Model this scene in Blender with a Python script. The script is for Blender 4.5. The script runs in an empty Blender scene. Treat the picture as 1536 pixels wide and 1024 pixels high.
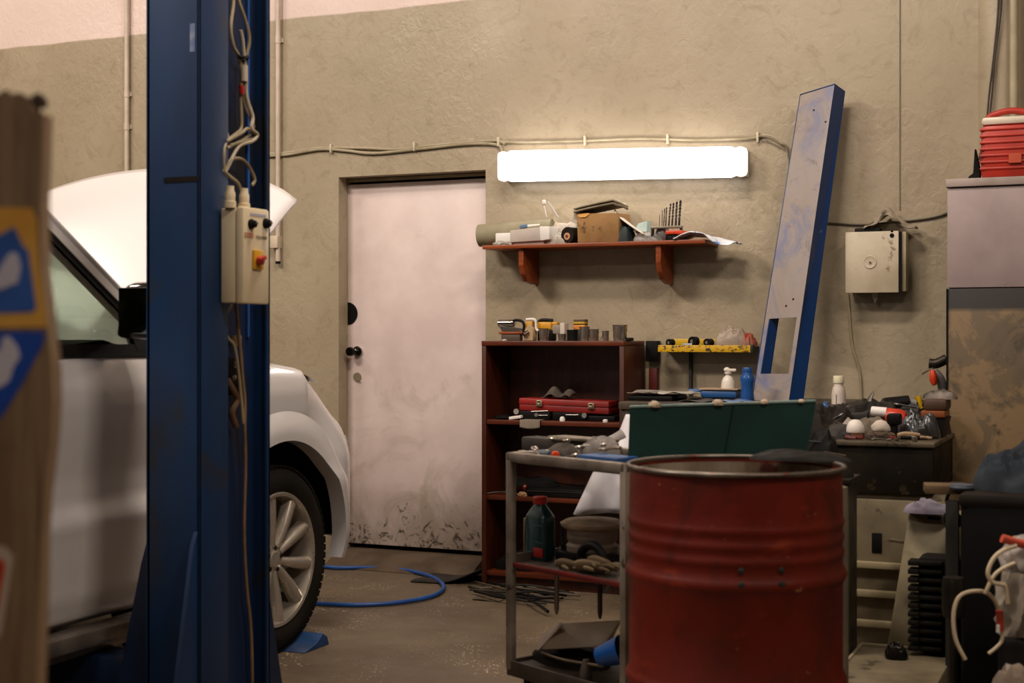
import bpy, bmesh, math, random
from mathutils import Vector, Matrix, noise, Quaternion, Euler
S = bpy.context.scene
COL = S.collection
random.seed(7)
PI = math.pi
# ---------------------------------------------------------------- camera
YAW = math.radians(23.5); FPX = 50/36*1536; HOR = 505.0
CAM = Vector((0, -6.85, 1.25))
FW = Vector((-math.sin(YAW), math.cos(YAW), 0)); RT = Vector((math.cos(YAW), math.sin(YAW), 0))
cd = bpy.data.cameras.new('camera'); cam = bpy.data.objects.new('camera', cd); COL.objects.link(cam)
cam.location = CAM; cam.rotation_euler = (PI/2, 0, YAW)
cd.lens = 50; cd.sensor_width = 36; cd.shift_y = -7/1536; cd.clip_start = 0.05
cd.dof.use_dof = True; cd.dof.focus_distance = 6.9; cd.dof.aperture_fstop = 3.2
S.camera = cam
def ray(u, v):
    return FW + RT*((u-768)/FPX) + Vector((0, 0, (HOR-v)/FPX))
def PT(u, v, t): return CAM + ray(u, v)*t
def PY(u, v, y):
    d = ray(u, v); return CAM + d*((y-CAM.y)/d.y)
def PX(u, v, x):
    d = ray(u, v); return CAM + d*((x-CAM.x)/d.x)
def PZ(u, v, z):
    d = ray(u, v); return CAM + d*((z-CAM.z)/d.z)
# ---------------------------------------------------------------- materials
def lin(h):
    h = h.lstrip('#'); o = []
    for i in (0, 2, 4):
        c = int(h[i:i+2], 16)/255
        o.append(c/12.92 if c <= .04045 else ((c+.055)/1.055)**2.4)
    return (*o, 1)
class NT:
    def __init__(s, name):
        s.m = bpy.data.materials.new(name); s.m.use_nodes = True
        s.n = s.m.node_tree.nodes; s.l = s.m.node_tree.links
        s.b = s.n['Principled BSDF']
        s.co = s.n.new('ShaderNodeTexCoord').outputs['Object']
    def mapping(s, sc, loc=(0, 0, 0)):
        m = s.n.new('ShaderNodeMapping'); m.inputs['Scale'].default_value = sc if hasattr(sc, '__len__') else (sc,)*3
        m.inputs['Location'].default_value = loc
        s.l.new(s.co, m.inputs[0]); return m.outputs[0]
    def noise(s, scale, detail=4, rough=.55, dist=0, st=(1, 1, 1), loc=(0, 0, 0)):
        t = s.n.new('ShaderNodeTexNoise'); t.inputs['Scale'].default_value = scale; t.inputs['Detail'].default_value = detail
        t.inputs['Roughness'].default_value = rough; t.inputs['Distortion'].default_value = dist
        s.l.new(s.mapping(st, loc), t.inputs['Vector']); return t.outputs['Fac']
    def ramp(s, x, a, b, lo=0.0, hi=1.0):
        m = s.n.new('ShaderNodeMapRange'); m.inputs['From Min'].default_value = a; m.inputs['From Max'].default_value = b
        m.inputs['To Min'].default_value = lo; m.inputs['To Max'].default_value = hi
        s.l.new(x, m.inputs['Value']); return m.outputs['Result']
    def mix(s, f, a, b):
        m = s.n.new('ShaderNodeMix'); m.data_type = 'RGBA'
        for val, sock in ((f, m.inputs[0]), (a, m.inputs[6]), (b, m.inputs[7])):
            if hasattr(val, 'links') or isinstance(val, bpy.types.NodeSocket): s.l.new(val, sock)
            else: sock.default_value = val
        return m.outputs[2]
    def math(s, op, a, b=0.0):
        m = s.n.new('ShaderNodeMath'); m.operation = op
        for i, val in enumerate((a, b)):
            if isinstance(val, bpy.types.NodeSocket): s.l.new(val, m.inputs[i])
            else: m.inputs[i].default_value = val
        return m.outputs[0]
    def z(s):
        x = s.n.new('ShaderNodeSeparateXYZ'); s.l.new(s.co, x.inputs[0]); return x.outputs
    def col(s, x):
        if isinstance(x, bpy.types.NodeSocket): s.l.new(x, s.b.inputs['Base Color'])
        else: s.b.inputs['Base Color'].default_value = x
    def rough(s, x):
        if isinstance(x, bpy.types.NodeSocket): s.l.new(x, s.b.inputs['Roughness'])
        else: s.b.inputs['Roughness'].default_value = x
    def bump(s, h, strength=.3, dist=.01):
        b = s.n.new('ShaderNodeBump'); b.inputs['Strength'].default_value = strength; b.inputs['Distance'].default_value = dist
        s.l.new(h, b.inputs['Height']); s.l.new(b.outputs[0], s.b.inputs['Normal'])
_mc = {}
def mat(c1, rough=.55, metal=0.0, c2=None, scale=6, spots=None, sscale=14, sth=.62, bump=0, bscale=60, st=(1, 1, 1), coat=0, trans=0, sub=0, name=None):
    key = (c1, rough, metal, c2, scale, spots, sscale, sth, bump, bscale, st, coat, trans, name)
    if key in _mc: return _mc[key]
    t = NT(name or 'paint_' + c1.strip('#'))
    a = lin(c1)
    if c2 is None:
        r, g, b, _ = a; c2v = (r*.7, g*.7, b*.7, 1)
    else: c2v = lin(c2)
    o = t.mix(t.ramp(t.noise(scale, 5, st=st), .38, .66), a, c2v)
    if spots:
        o = t.mix(t.ramp(t.noise(sscale, 6, .65, st=st, loc=(3.1, 1.7, .4)), sth, sth+.05), o, lin(spots))
    t.col(o); t.rough(t.ramp(t.noise(scale*2, 3), .3, .7, max(.02, rough-.07), min(1, rough+.08)))
    if max(a[:3]) < .02: t.b.inputs['Specular IOR Level'].default_value = .12
    t.b.inputs['Metallic'].default_value = metal; t.b.inputs['Coat Weight'].default_value = coat
    t.b.inputs['Transmission Weight'].default_value = trans
    if bump: t.bump(t.noise(bscale, 4), bump, .004)
    _mc[key] = t.m; return t.m
def wood(c1, c2, rough=.45, axis=0, scale=3):
    key = ('wood', c1, c2, rough, axis, scale)
    if key in _mc: return _mc[key]
    t = NT('wood_' + c1.strip('#')); st = [9, 9, 9]; st[axis] = .9
    n1 = t.noise(scale, 6, .6, .6, st=tuple(st)); o = t.mix(t.ramp(n1, .35, .65), lin(c1), lin(c2))
    t.col(o); t.rough(rough); t.bump(n1, .15, .003); _mc[key] = t.m; return t.m
def glass(tint='#c8d4cc', alpha=.5, rough=.03):
    t = NT('window_glass'); n = t.n
    g = n.new('ShaderNodeBsdfGlossy'); g.inputs['Roughness'].default_value = rough
    tr = n.new('ShaderNodeBsdfTransparent'); c = lin(tint); tr.inputs[0].default_value = (c[0]*alpha, c[1]*alpha, c[2]*alpha, 1)
    lw = n.new('ShaderNodeLayerWeight'); lw.inputs[0].default_value = .5; pw = t.math('POWER', lw.outputs['Facing'], 4.0); f = t.math('ADD', t.math('MULTIPLY', pw, .75), .05)
    m = n.new('ShaderNodeMixShader'); t.l.new(f, m.inputs[0]); t.l.new(tr.outputs[0], m.inputs[1]); t.l.new(g.outputs[0], m.inputs[2])
    t.l.new(m.outputs[0], n['Material Output'].inputs[0]); return t.m
# ---------------------------------------------------------------- objects
WM = {}
def tag(o, label=None, cat=None, group=None, kind=None):
    if label: o['label'] = label
    if cat: o['category'] = cat
    if group: o['group'] = group
    if kind: o['kind'] = kind
    return o
def thing(name, label, cat, loc=(0, 0, 0), rz=0.0, group=None):
    o = bpy.data.objects.new(name, None); COL.objects.link(o); o.empty_display_size = .05
    o.location = loc; o.rotation_euler = (0, 0, rz)
    WM[o] = Matrix.Translation(Vector(loc)) @ Matrix.Rotation(rz, 4, 'Z')
    return tag(o, label, cat, group)
def mesh_obj(name, me, m, parent=None):
    o = bpy.data.objects.new(name, me); COL.objects.link(o)
    if m: me.materials.append(m)
    if parent: o.parent = parent; WM[o] = WM[parent].copy()
    else: WM[o] = Matrix()
    return o
def smoothpts(pts, n=6, closed=False):
    pts = [Vector(p) for p in pts]; out = []; k = len(pts)
    rng = range(k if closed else k-1)
    for i in rng:
        p0 = pts[(i-1) % k] if (closed or i > 0) else pts[i]
        p1 = pts[i]; p2 = pts[(i+1) % k]; p3 = pts[(i+2) % k] if (closed or i+2 < k) else p2
        for j in range(n):
            t = j/n
            out.append(.5*((2*p1) + (p2-p0)*t + (2*p0-5*p1+4*p2-p3)*t*t + (3*p1-p0-3*p2+p3)*t**3))
    if not closed: out.append(pts[-1])
    return out
class MB:
    """collects shapes in world space (or in the space of matrix M) for one mesh"""
    def __init__(s, M=None): s.bm = bmesh.new(); s.M = M if M is not None else Matrix()
    def _v(s, p): return s.bm.verts.new(s.M @ Vector(p))
    def merge(s, tmp, X=None):
        bmesh.ops.transform(tmp, matrix=s.M @ (X if X is not None else Matrix()), verts=tmp.verts)
        me = bpy.data.meshes.new('t'); tmp.to_mesh(me); tmp.free(); s.bm.from_mesh(me); bpy.data.meshes.remove(me); return s
    def box(s, c, size, rot=(0, 0, 0), bev=0.0, seg=2):
        t = bmesh.new(); bmesh.ops.create_cube(t, size=1)
        bmesh.ops.scale(t, vec=Vector(size), verts=t.verts)
        if bev: bmesh.ops.bevel(t, geom=t.edges[:], offset=min(bev, min(size)*.45), segments=seg, profile=.5, affect='EDGES')
        return s.merge(t, Matrix.Translation(Vector(c)) @ Euler(rot).to_matrix().to_4x4())
    def bb(s, x0, x1, y0, y1, z0, z1, bev=0.0):
        return s.box(((x0+x1)/2, (y0+y1)/2, (z0+z1)/2), (abs(x1-x0), abs(y1-y0), abs(z1-z0)), bev=bev)
    def hexa(s, p, bev=0.0):
        t = bmesh.new(); v = [t.verts.new(Vector(q)) for q in p]
        for f in ((0, 3, 2, 1), (4, 5, 6, 7), (0, 1, 5, 4), (1, 2, 6, 5), (2, 3, 7, 6), (3, 0, 4, 7)): t.faces.new([v[i] for i in f])
        bmesh.ops.recalc_face_normals(t, faces=t.faces)
        if bev: bmesh.ops.bevel(t, geom=t.edges[:], offset=bev, segments=2, profile=.5, affect='EDGES')
        return s.merge(t)
    def prism(s, pts, vec, bev=0.0):
        t = bmesh.new(); vec = Vector(vec); a = [t.verts.new(Vector(p)) for p in pts]; b = [t.verts.new(Vector(p)+vec) for p in pts]
        n = len(a); t.faces.new(a); t.faces.new(b[::-1])
        for i in range(n): t.faces.new((a[i], b[i], b[(i+1) % n], a[(i+1) % n]))
        bmesh.ops.recalc_face_normals(t, faces=t.faces)
        if bev: bmesh.ops.bevel(t, geom=[e for e in t.edges], offset=bev, segments=1, affect='EDGES')
        return s.merge(t)
    def cyl(s, p0, p1, r0, r1=None, n=20, cap=True):
        r1 = r0 if r1 is None else r1; p0 = Vector(p0); p1 = Vector(p1); d = (p1-p0).normalized(); q = d.to_track_quat('Z', 'Y').to_matrix()
        A = []; B = []
        for i in range(n):
            a = 2*PI*i/n; c = q @ Vector((math.cos(a), math.sin(a), 0)); A.append(s._v(p0+c*r0)); B.append(s._v(p1+c*r1))
        for i in range(n): s.bm.faces.new((A[i], A[(i+1) % n], B[(i+1) % n], B[i]))
        if cap: s.bm.faces.new(A[::-1]); s.bm.faces.new(B)
        return s
    def lathe(s, prof, o=(0, 0, 0), axis=(0, 0, 1), n=28, sx=1.0):
        o = Vector(o); q = Vector(axis).normalized().to_track_quat('Z', 'Y').to_matrix() if Vector(axis).normalized() != Vector((0, 0, 1)) else Matrix.Identity(3)
        rings = []
        for r, z in prof:
            if r < 1e-6: rings.append([s._v(o + q @ Vector((0, 0, z)))])
            else: rings.append([s._v(o + q @ Vector((r*sx*math.cos(2*PI*i/n), r*math.sin(2*PI*i/n), z))) for i in range(n)])
        for a, b in zip(rings, rings[1:]):
            if len(a) == 1 and len(b) == 1: continue
            for i in range(n):
                j = (i+1) % n
                if len(a) == 1: s.bm.faces.new((a[0], b[j], b[i]))
                elif len(b) == 1: s.bm.faces.new((a[i], a[j], b[0]))
                else: s.bm.faces.new((a[i], a[j], b[j], b[i]))
        return s
    def tube(s, pts, r, n=8, closed=False, sm=6, flat=1.0):
        P = smoothpts(pts, sm, closed) if sm else [Vector(p) for p in pts]
        k = len(P); rs = r if callable(r) else (lambda t: r)
        up = None; rings = []
        for i, p in enumerate(P):
            d = (P[(i+1) % k]-P[i-1]) if closed else (P[min(i+1, k-1)]-P[max(i-1, 0)])
            if d.length < 1e-9: d = Vector((0, 0, 1))
            d.normalize()
            if up is None: up = d.orthogonal().normalized()
            up = (up - d*up.dot(d)); up = up.normalized() if up.length > 1e-6 else d.orthogonal().normalized()
            sd = d.cross(up); rr = rs(i/max(1, k-1))
            rings.append([s._v(p + (up*math.cos(2*PI*j/n)*flat + sd*math.sin(2*PI*j/n))*rr) for j in range(n)])
        m = len(rings)
        for i in range(m if closed else m-1):
            a = rings[i]; b = rings[(i+1) % m]
            for j in range(n): s.bm.faces.new((a[j], a[(j+1) % n], b[(j+1) % n], b[j]))
        if not closed: s.bm.faces.new(rings[0][::-1]); s.bm.faces.new(rings[-1])
        return s
    def grid(s, fn, nu, nv, keep=None):
        V = [[s._v(fn(i/nu, j/nv)) for j in range(nv+1)] for i in range(nu+1)]
        for i in range(nu):
            for j in range(nv):
                if keep is None or keep(i/nu, j/nv, (i+1)/nu, (j+1)/nv): s.bm.faces.new((V[i][j], V[i+1][j], V[i+1][j+1], V[i][j+1]))
        return s
    def blob(s, c, size, seed=0, amp=.35, freq=2.2, sub=4, flat=True, ridge=True):
        t = bmesh.new(); bmesh.ops.create_icosphere(t, subdivisions=sub, radius=1)
        off = Vector((seed*3.7, seed*1.3, seed*5.1))
        for v in t.verts:
            p = v.co.copy(); n1 = noise.noise(p*freq+off)
            n2 = noise.noise(p*freq*2.3+off*1.7)
            f = 1 + amp*((1-2*abs(n1)) if ridge else n1) + amp*.5*((1-2*abs(n2)) if ridge else n2) - (amp*.7 if ridge else 0)
            q = p*f
            if flat and q.z < -.35: q.z = -.35 - (q.z+.35)*.1*0
            v.co = Vector((q.x*size[0]/2, q.y*size[1]/2, (q.z+.35)/1.35*size[2])) if flat else Vector((q.x*size[0]/2, q.y*size[1]/2, q.z*size[2]/2))
        return s.merge(t, Matrix.Translation(Vector(c)))
    def build(s, name, m, parent=None, sm=True, ang=.7, org=True, solid=0, label=None, cat=None, group=None, kind=None, nrm=True):
        bm = s.bm
        if nrm: bmesh.ops.recalc_face_normals(bm, faces=bm.faces)
        if parent: bmesh.ops.transform(bm, matrix=WM[parent].inverted(), verts=bm.verts)
        loc = None
        if not parent and org:
            xs = [v.co for v in bm.verts]; loc = Vector(((min(v.x for v in xs)+max(v.x for v in xs))/2, (min(v.y for v in xs)+max(v.y for v in xs))/2, min(v.z for v in xs)))
            bmesh.ops.translate(bm, vec=-loc, verts=bm.verts)
        me = bpy.data.meshes.new(name); bm.to_mesh(me); bm.free()
        if sm: me.shade_smooth(); me.set_sharp_from_angle(angle=ang)
        o = mesh_obj(name, me, m, parent)
        if loc is not None: o.location = loc; WM[o] = Matrix.Translation(loc)
        if solid:
            md = o.modifiers.new('solid', 'SOLIDIFY'); md.thickness = solid; md.offset = 0
        return tag(o, label, cat, group, kind)
def kids(o): return [c for c in bpy.data.objects if c.parent == o]
def copy_tree(o, loc=None, rz=None, label=None, parent=None, sc=None):
    ch = kids(o); c = o.copy(); COL.objects.link(c); WM[c] = WM[o].copy()
    if parent: c.parent = parent
    if loc is not None: c.location = loc
    if rz is not None: c.rotation_euler = (0, 0, rz) if not hasattr(rz, '__len__') else rz
    if sc is not None: c.scale = (sc,)*3 if not hasattr(sc, '__len__') else sc
    if label: c['label'] = label
    for k in ch: copy_tree(k, parent=c)
    return c
# ================================================================ MATERIALS
def wall_mat():
    t = NT('wall_paint'); zz = t.z()
    big = t.ramp(t.noise(.9, 5, .6), .35, .68); o = t.mix(big, lin('#a5977f'), lin('#94866d'))
    o = t.mix(t.ramp(t.noise(7, 7, .72, 1.6), .52, .70, 0, .6), o, lin('#84745a'))
    o = t.mix(t.ramp(t.noise(60, 3, .8), .70, .73, 0, .7), o, lin('#5a4e38'))
    o = t.mix(t.ramp(t.noise(30, 5, .8, 2.5, loc=(7, 2, 1)), .70, .74, 0, .6), o, lin('#c5bda6'))
    # white limewash band above the oil-paint dado
    edge = t.math('ADD', zz[2], t.ramp(t.noise(2), 0, 1, -.015, .015))
    o = t.mix(t.ramp(edge, 3.035, 3.045), o, t.mix(t.ramp(t.noise(1.5), .3, .7), lin('#d9c4bb'), lin('#cbb6ab')))
    t.col(o)
    t.rough(t.ramp(t.noise(3, 4), .3, .7, .36, .52))
    msk = t.ramp(t.noise(.8, 2, loc=(5, 0, 3)), .42, .62, .25, 1); h = t.math('ADD', t.math('MULTIPLY', t.ramp(t.noise(26, 5, .6, .9, st=(1, 1, .75)), .35, .75), msk), t.math('MULTIPLY', t.noise(3, 3), 1.6)); t.bump(h, .26, .012)
    return t.m
def door_mat():
    t = NT('door_paint'); zz = t.z()[2]
    o = t.mix(t.ramp(t.noise(2.2, 5, .6), .38, .62), lin('#dccac4'), lin('#cbb8b2'))
    low = t.ramp(zz, .15, 1.0, .24, 0)
    sm = t.math('ADD', t.noise(3.2, 7, .68, 1.2), low)
    o = t.mix(t.ramp(sm, .60, .84, 0, .65), o, lin('#9c8f78'))
    sp = t.math('ADD', t.noise(13, 6, .75, 1.6, loc=(2, 0, 5)), t.ramp(zz, .08, .55, .24, 0))
    o = t.mix(t.ramp(sp, .76, .83, 0, .9), o, lin('#3d3428'))
    o = t.mix(t.ramp(t.noise(45, 4, .7), .70, .73, 0, .7), o, lin('#7a6a58'))
    t.col(o); t.rough(.42); t.bump(t.noise(16, 5), .12, .006); return t.m
def floor_mat():
    t = NT('floor_concrete')
    o = t.mix(t.ramp(t.noise(1.1, 6, .6), .35, .65), lin('#6f604c'), lin('#564837'))
    o = t.mix(t.ramp(t.noise(6, 7, .7, 1), .55, .75, 0, .6), o, lin('#4e3f30'))
    vo = t.n.new('ShaderNodeTexVoronoi'); vo.inputs['Scale'].default_value = 60; t.l.new(t.co, vo.inputs['Vector'])
    ds = t.math('ADD', vo.outputs['Distance'], t.ramp(t.noise(3, 3), .35, .65, .0, .26))
    o = t.mix(t.ramp(ds, .20, .27, .9, 0), o, lin('#d8c4a8'))
    o = t.mix(t.ramp(t.noise(38, 5, .7, 3, loc=(1, 4, 2)), .66, .70, 0, .7), o, lin('#b9a288'))
    t.col(o); t.rough(t.ramp(t.noise(4, 4), .3, .7, .42, .62)); t.bump(t.noise(60, 4), .15, .004); return t.m
WALL = wall_mat(); DOOR = door_mat(); FLOOR = floor_mat()
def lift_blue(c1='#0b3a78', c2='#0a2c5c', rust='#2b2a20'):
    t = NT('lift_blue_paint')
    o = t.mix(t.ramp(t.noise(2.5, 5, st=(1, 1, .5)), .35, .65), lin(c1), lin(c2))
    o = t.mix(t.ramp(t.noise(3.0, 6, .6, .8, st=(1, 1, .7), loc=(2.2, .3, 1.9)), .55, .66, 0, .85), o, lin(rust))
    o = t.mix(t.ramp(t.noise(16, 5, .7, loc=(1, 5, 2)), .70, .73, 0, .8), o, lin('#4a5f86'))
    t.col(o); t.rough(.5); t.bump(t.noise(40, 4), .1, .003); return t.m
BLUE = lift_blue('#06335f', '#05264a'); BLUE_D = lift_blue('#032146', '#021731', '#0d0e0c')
BLACK = mat('#0e0d0d', .5, c2='#191716'); RUB = mat('#17140f', .8, c2='#221d17', bump=.3, bscale=50)
STEEL = mat('#8d8780', .35, .9, c2='#5c554c'); CHROME = mat('#c9c4bd', .14, 1.0, c2='#a8a29a'); DSTEEL = mat('#3c3731', .45, .8, c2='#221e1a')
IVORY = mat('#d8cdb4', .5, c2='#c2b496', spots='#8d7b5c', sscale=18, sth=.66); WHITE = mat('#e6e2dc', .45, c2='#d6d0c8'); CORD = mat('#b8a98c', .55, c2='#8b7a5c')
RED = mat('#b3201a', .4, c2='#8d1610'); YEL = mat('#d8a317', .45, c2='#b98510'); ORG = mat('#d8420f', .4, c2='#b4300a'); TEAL = mat('#0f3f3b', .4, c2='#0a2c2b')
BLU = mat('#1c58a8', .4, c2='#153f7e'); GREYP = mat('#8f8a80', .55, c2='#6f6a60'); BEIGE = mat('#776b52', .6, c2='#5a4f3a', spots='#3d3526', sscale=9, sth=.6)
DKG = mat('#2b2823', .6, c2='#1a1815'); BROWN = mat('#4d3a26', .6, c2='#33261a'); RAG = mat('#a79a88', .9, c2='#7c705f'); RAGD = mat('#3a3733', .9, c2='#24211f'); DENIM = mat('#1c2630', .9, c2='#0f1419')
CARD = mat('#9a7444', .8, c2='#7e5c34', spots='#5b4024', sscale=12, sth=.62); PAPER = mat('#d9cfc0', .8, c2='#bdb2a2'); CLEAR = mat('#bdb5aa', .3, c2='#a0988c', trans=.35)
WOODR = wood('#93481c', '#743010', .4, 0, 3); WOODD = wood('#62290f', '#451808', .4, 0, 3); WOODV = wood('#4a1c08', '#301004', .42, 2, 3)
# ================================================================ ROOM
def st(o): o['kind'] = 'structure'; return o
jl = PY(508, 500, 0).x; jr = PY(728.5, 500, 0).x; hz = PY(620, 260, 0).z
XL, XR, YF, ZC = -10.5, 3.6, -14.0, 5.6
b = MB(); b.prism([(XL, 0, 0), (jl, 0, 0), (jl, 0, hz), (jr, 0, hz), (jr, 0, 0), (XR, 0, 0), (XR, 0, ZC), (XL, 0, ZC)], (0, .24, 0)); st(b.build('wall_back', WALL, org=False, sm=False))
b = MB(); b.bb(XL-.2, XL, YF, .24, 0, ZC); st(b.build('wall_left', WALL, org=False, sm=False))
b = MB(); b.bb(XR, XR+.2, YF, .24, 0, ZC); st(b.build('wall_right', WALL, org=False, sm=False))
b = MB(); b.bb(XL-.2, XR+.2, YF-.2, YF, 0, ZC); st(b.build('wall_front', WALL, org=False, sm=False))
b = MB(); b.bb(XL-.2, XR+.2, YF-.2, .6, -.2, 0); st(b.build('floor', FLOOR, org=False, sm=False))
b = MB(); b.bb(XL-.2, XR+.2, YF-.2, .6, ZC, ZC+.2); st(b.build('ceiling', mat('#b5aa98', .8, c2='#a0957f'), org=False, sm=False))
b = MB(); b.bb(jl-.4, jr+.4, .24, .3, 0, 2.5); st(b.build('wall_behind_door', DKG, org=False, sm=False))
# threshold ramp
thr = MB(); thr.prism([(jl+.01, .23, 0), (jl+.01, .23, .07), (jl+.01, -.03, .07), (jl+.01, -.19, .004), (jl+.01, -.19, 0)], (jr-jl-.02, 0, 0))
st(thr.build('trim_1', mat('#5b4b39', .8, c2='#463828', bump=.4, bscale=30), org=False))
# pilaster bulge and pipe at the right
px = PY(1503, 300, 0).x
b = MB(); b.cyl((px, .07, 0), (px, .07, ZC), .125, n=40); st(b.build('trim_2', WALL, org=False))
pipe = MB(); px2 = PY(1521, 300, -.1).x; pipe.cyl((px2, -.1, 0.0), (px2, -.1, ZC), .019, n=16)
pipe.build('water_pipe', mat('#a89c80', .4, c2='#8f8468'), label='vertical painted pipe in the corner behind the red cooler', cat='pipe')
# fine seam in the wall paint (raised strip)
sx = PY(1350, 200, 0).x
b = MB(); b.bb(sx-.0025, sx+.0025, -.004, .002, PY(1350, 315, 0).z, ZC); b.build('wire', mat('#6d6248', .6), label='thin straight wire running down the wall to the rag on the fuse box', cat='wire')
# unseen glowing panes behind the camera, added as frontal fill and wall highlight
wn = thing('fill_panes', None, None, (-2.6, YF, 1.6)); wn['kind'] = 'structure'
WG = NT('glowing_fill_glass'); WG.b.inputs['Base Color'].default_value = (.7, .75, .8, 1); WG.b.inputs['Emission Color'].default_value = (.92, .95, 1, 1); WG.b.inputs['Emission Strength'].default_value = .45
for k in range(4):
    b = MB(); b.bb(-4.6+k*1.05, -3.62+k*1.05, YF+.01, YF+.03, 1.6, 3.6); b.build('pane', WG.m, wn)
b = MB()
for k in range(5): b.bb(-4.68+k*1.05, -4.60+k*1.05+.0, YF, YF+.06, 1.52, 3.68)
b.bb(-4.68, -.40, YF, YF+.06, 3.6, 3.68); b.bb(-4.68, -.40, YF, YF+.06, 1.52, 1.6); b.build('fill_pane_frame', mat('#5d6a72', .5), wn)
# ---------------------------------------------------------------- door
root = thing('door_1', None, None, (jl, .1, .09)); root['kind'] = 'structure'
dl = PY(521.5, 500, .1).x; dtop = PY(620, 272.5, .1).z
b = MB(); b.bb(dl, jr+.06, .1, .145, .095, dtop, bev=.004); b.build('door_leaf', DOOR, root)
b = MB(); b.bb(jl+.002, dl-.006, .085, .2, .07, hz-.002, bev=.004); b.bb(jl+.002, jr+.08, .085, .2, dtop+.014, hz-.002, bev=.004); b.build('door_frame', mat('#a3977c', .45, c2='#84785c', spots='#4d4330', sscale=12, sth=.64, st=(1, 1, .4)), root)
p = PY(531, 470, .098); b = MB(); b.cyl((dl+.001, .101, p.z), (dl+.001, .094, p.z), .063, n=28)
b.bm.normal_update()
for v in [v for v in b.bm.verts if v.co.x < dl-.0005]: v.co.x = dl-.0005
b.build('lock_plate', BLACK, root)
p = PY(537, 527, .09)
b = MB(); b.cyl((p.x-.005, .1, p.z), (p.x-.005, .088, p.z), .030, n=24); b.build('rosette', CHROME, root)
b = MB(); b.lathe([(.012, 0), (.011, .02), (.02, .03), (.026, .045), (.024, .062), (.0, .068)], (p.x-.012, .088, p.z), (-.15, -1, 0)); b.build('door_knob', mat('#16140f', .25, .6), root)
p = PY(536, 565, .098)
b = MB(); b.cyl((p.x, .101, p.z), (p.x, .093, p.z), .024, n=24); b.box((p.x+.012, .09, p.z-.02), (.02, .006, .008), (0, .7, 0)); b.build('keyhole_cover', mat('#8f8168', .5, .3, c2='#6e6350'), root)
b = MB()
for z in (.45, 1.65): b.cyl((jr-.004, .09, z), (jr-.004, .09, z+.09), .007, n=10)
b.build('hinge', mat('#2b2a33', .5), root)
# dark mat curled against the bookcase foot
b = MB()
def fmat(u, v):
    x = -3.36+.34*u; y = -.42+.30*v + .05*u; return Vector((x, y, .006+.10*max(0, u-.45)**1.5*(1-.3*v)*1.6+.004*math.sin(9*v)))
b.grid(fmat, 14, 6); b.build('rubber_mat', mat('#2c251d', .9, c2='#1d1812'), solid=.006, label='dark rubber mat curling up beside the foot of the bookcase', cat='mat')
# ---------------------------------------------------------------- conduits and cables on the back wall
def conduit(u, v0, v1, r, label, clips, m):
    rt = thing('conduit', label, 'pipe', (PY(u, 300, -.025).x, -.025, PY(u, v1, -.025).z))
    x = PY(u, 300, -.025).x; z0 = PY(u, v1, -.025).z; z1 = ZC if v0 is None else PY(u, v0, -.025).z
    b = MB(); b.cyl((x, -.025, z0), (x, -.025, z1), r, n=14); b.build('tube', m, rt)
    for cv in clips:
        z = PY(u, cv, -.025).z; b = MB(); b.cyl((x, -.025, z-.02), (x, -.025, z+.02), r+.003, n=14); b.bb(x-.022, x+.022, -.012, 0, z-.012, z+.012); b.build('clip', m, rt)
    return rt
PIPEM = mat('#c9b9a8', .45, c2='#b3a490')
conduit(190, None, 420, .0135, 'thin pale vertical conduit on the wall above the raised car hood', (141, 190), PIPEM)
rt = conduit(417, None, 395, .0135, 'pale vertical conduit ending in an open end right of the blue lift column', (60,), PIPEM)
x = PY(417, 395, -.025).x; z = PY(417, 395, -.025).z
b = MB(); b.cyl((x, -.025, z-.002), (x, -.025, z+.012), .0145, n=14); b.build('open_end', BLACK, rt)
z = PY(413, 363, -.03).z; b = MB(); b.bb(x-.03-.015, x+.012, -.05, 0, z-.035, z+.035, bev=.004); b.build('junction_cover', mat('#cdbda6', .5, c2='#b8a58a'), rt)
def wallcable(pts, r, y, label, m, nm='cable'):
    b = MB(); b.tube([PY(u, v, y) for u, v in pts], r, n=8, sm=5); return b.build(nm, m, label=label, cat='cable')
CBL = mat('#a69a80', .5, c2='#8a7e62')
c1 = wallcable([(380, 233), (440, 228), (480, 222), (540, 222), (600, 224), (650, 218), (700, 214), (745, 211), (757, 216)], .0075, -.010, 'upper pale cable along the wall above the door', CBL)
c2 = wallcable([(380, 235), (430, 232), (480, 224), (520, 226), (560, 230), (625, 224), (700, 216), (745, 217), (753, 228)], .0085, -.010, 'lower sagging pale cable along the wall above the door', CBL)
c3 = wallcable([(748, 213), (800, 213), (880, 211), (960, 208), (1040, 210), (1120, 208), (1150, 203), (1170, 212), (1188, 232)], .0065, -.010, 'pale cable above the long fluorescent lamp running to the blue beam', CBL)
c4 = wallcable([(1140, 204), (1155, 207), (1170, 215), (1180, 220), (1183, 238), (1187, 252)], .005, -.028, 'short loose cable end drooping beside the top of the blue beam', mat('#7d725a', .6))
c5 = wallcable([(1238, 334), (1290, 337), (1330, 334), (1375, 330), (1405, 325), (1423, 319)], .0045, -.008, 'dark thin cable from the blue beam past the fuse box to the right', mat('#4c4433', .6))
c6 = wallcable([(1272, 440), (1275, 480), (1279, 520), (1290, 560), (1292, 605)], .006, -.008, 'pale cable dropping from the fuse box to the bench', mat('#998c6e', .6))
c7 = wallcable([(1499, -40), (1497, 20), (1490, 90), (1484, 140), (1478, 200), (1468, 240)], .0045, -.07, 'left of two dark wires hanging down behind the red cooler', mat('#3a3226', .7))
c8 = wallcable([(1504, -40), (1501, 20), (1493, 80), (1488, 140), (1481, 200), (1470, 245)], .0045, -.075, 'right of two dark wires hanging down behind the red cooler', mat('#3a3226', .7))
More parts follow.
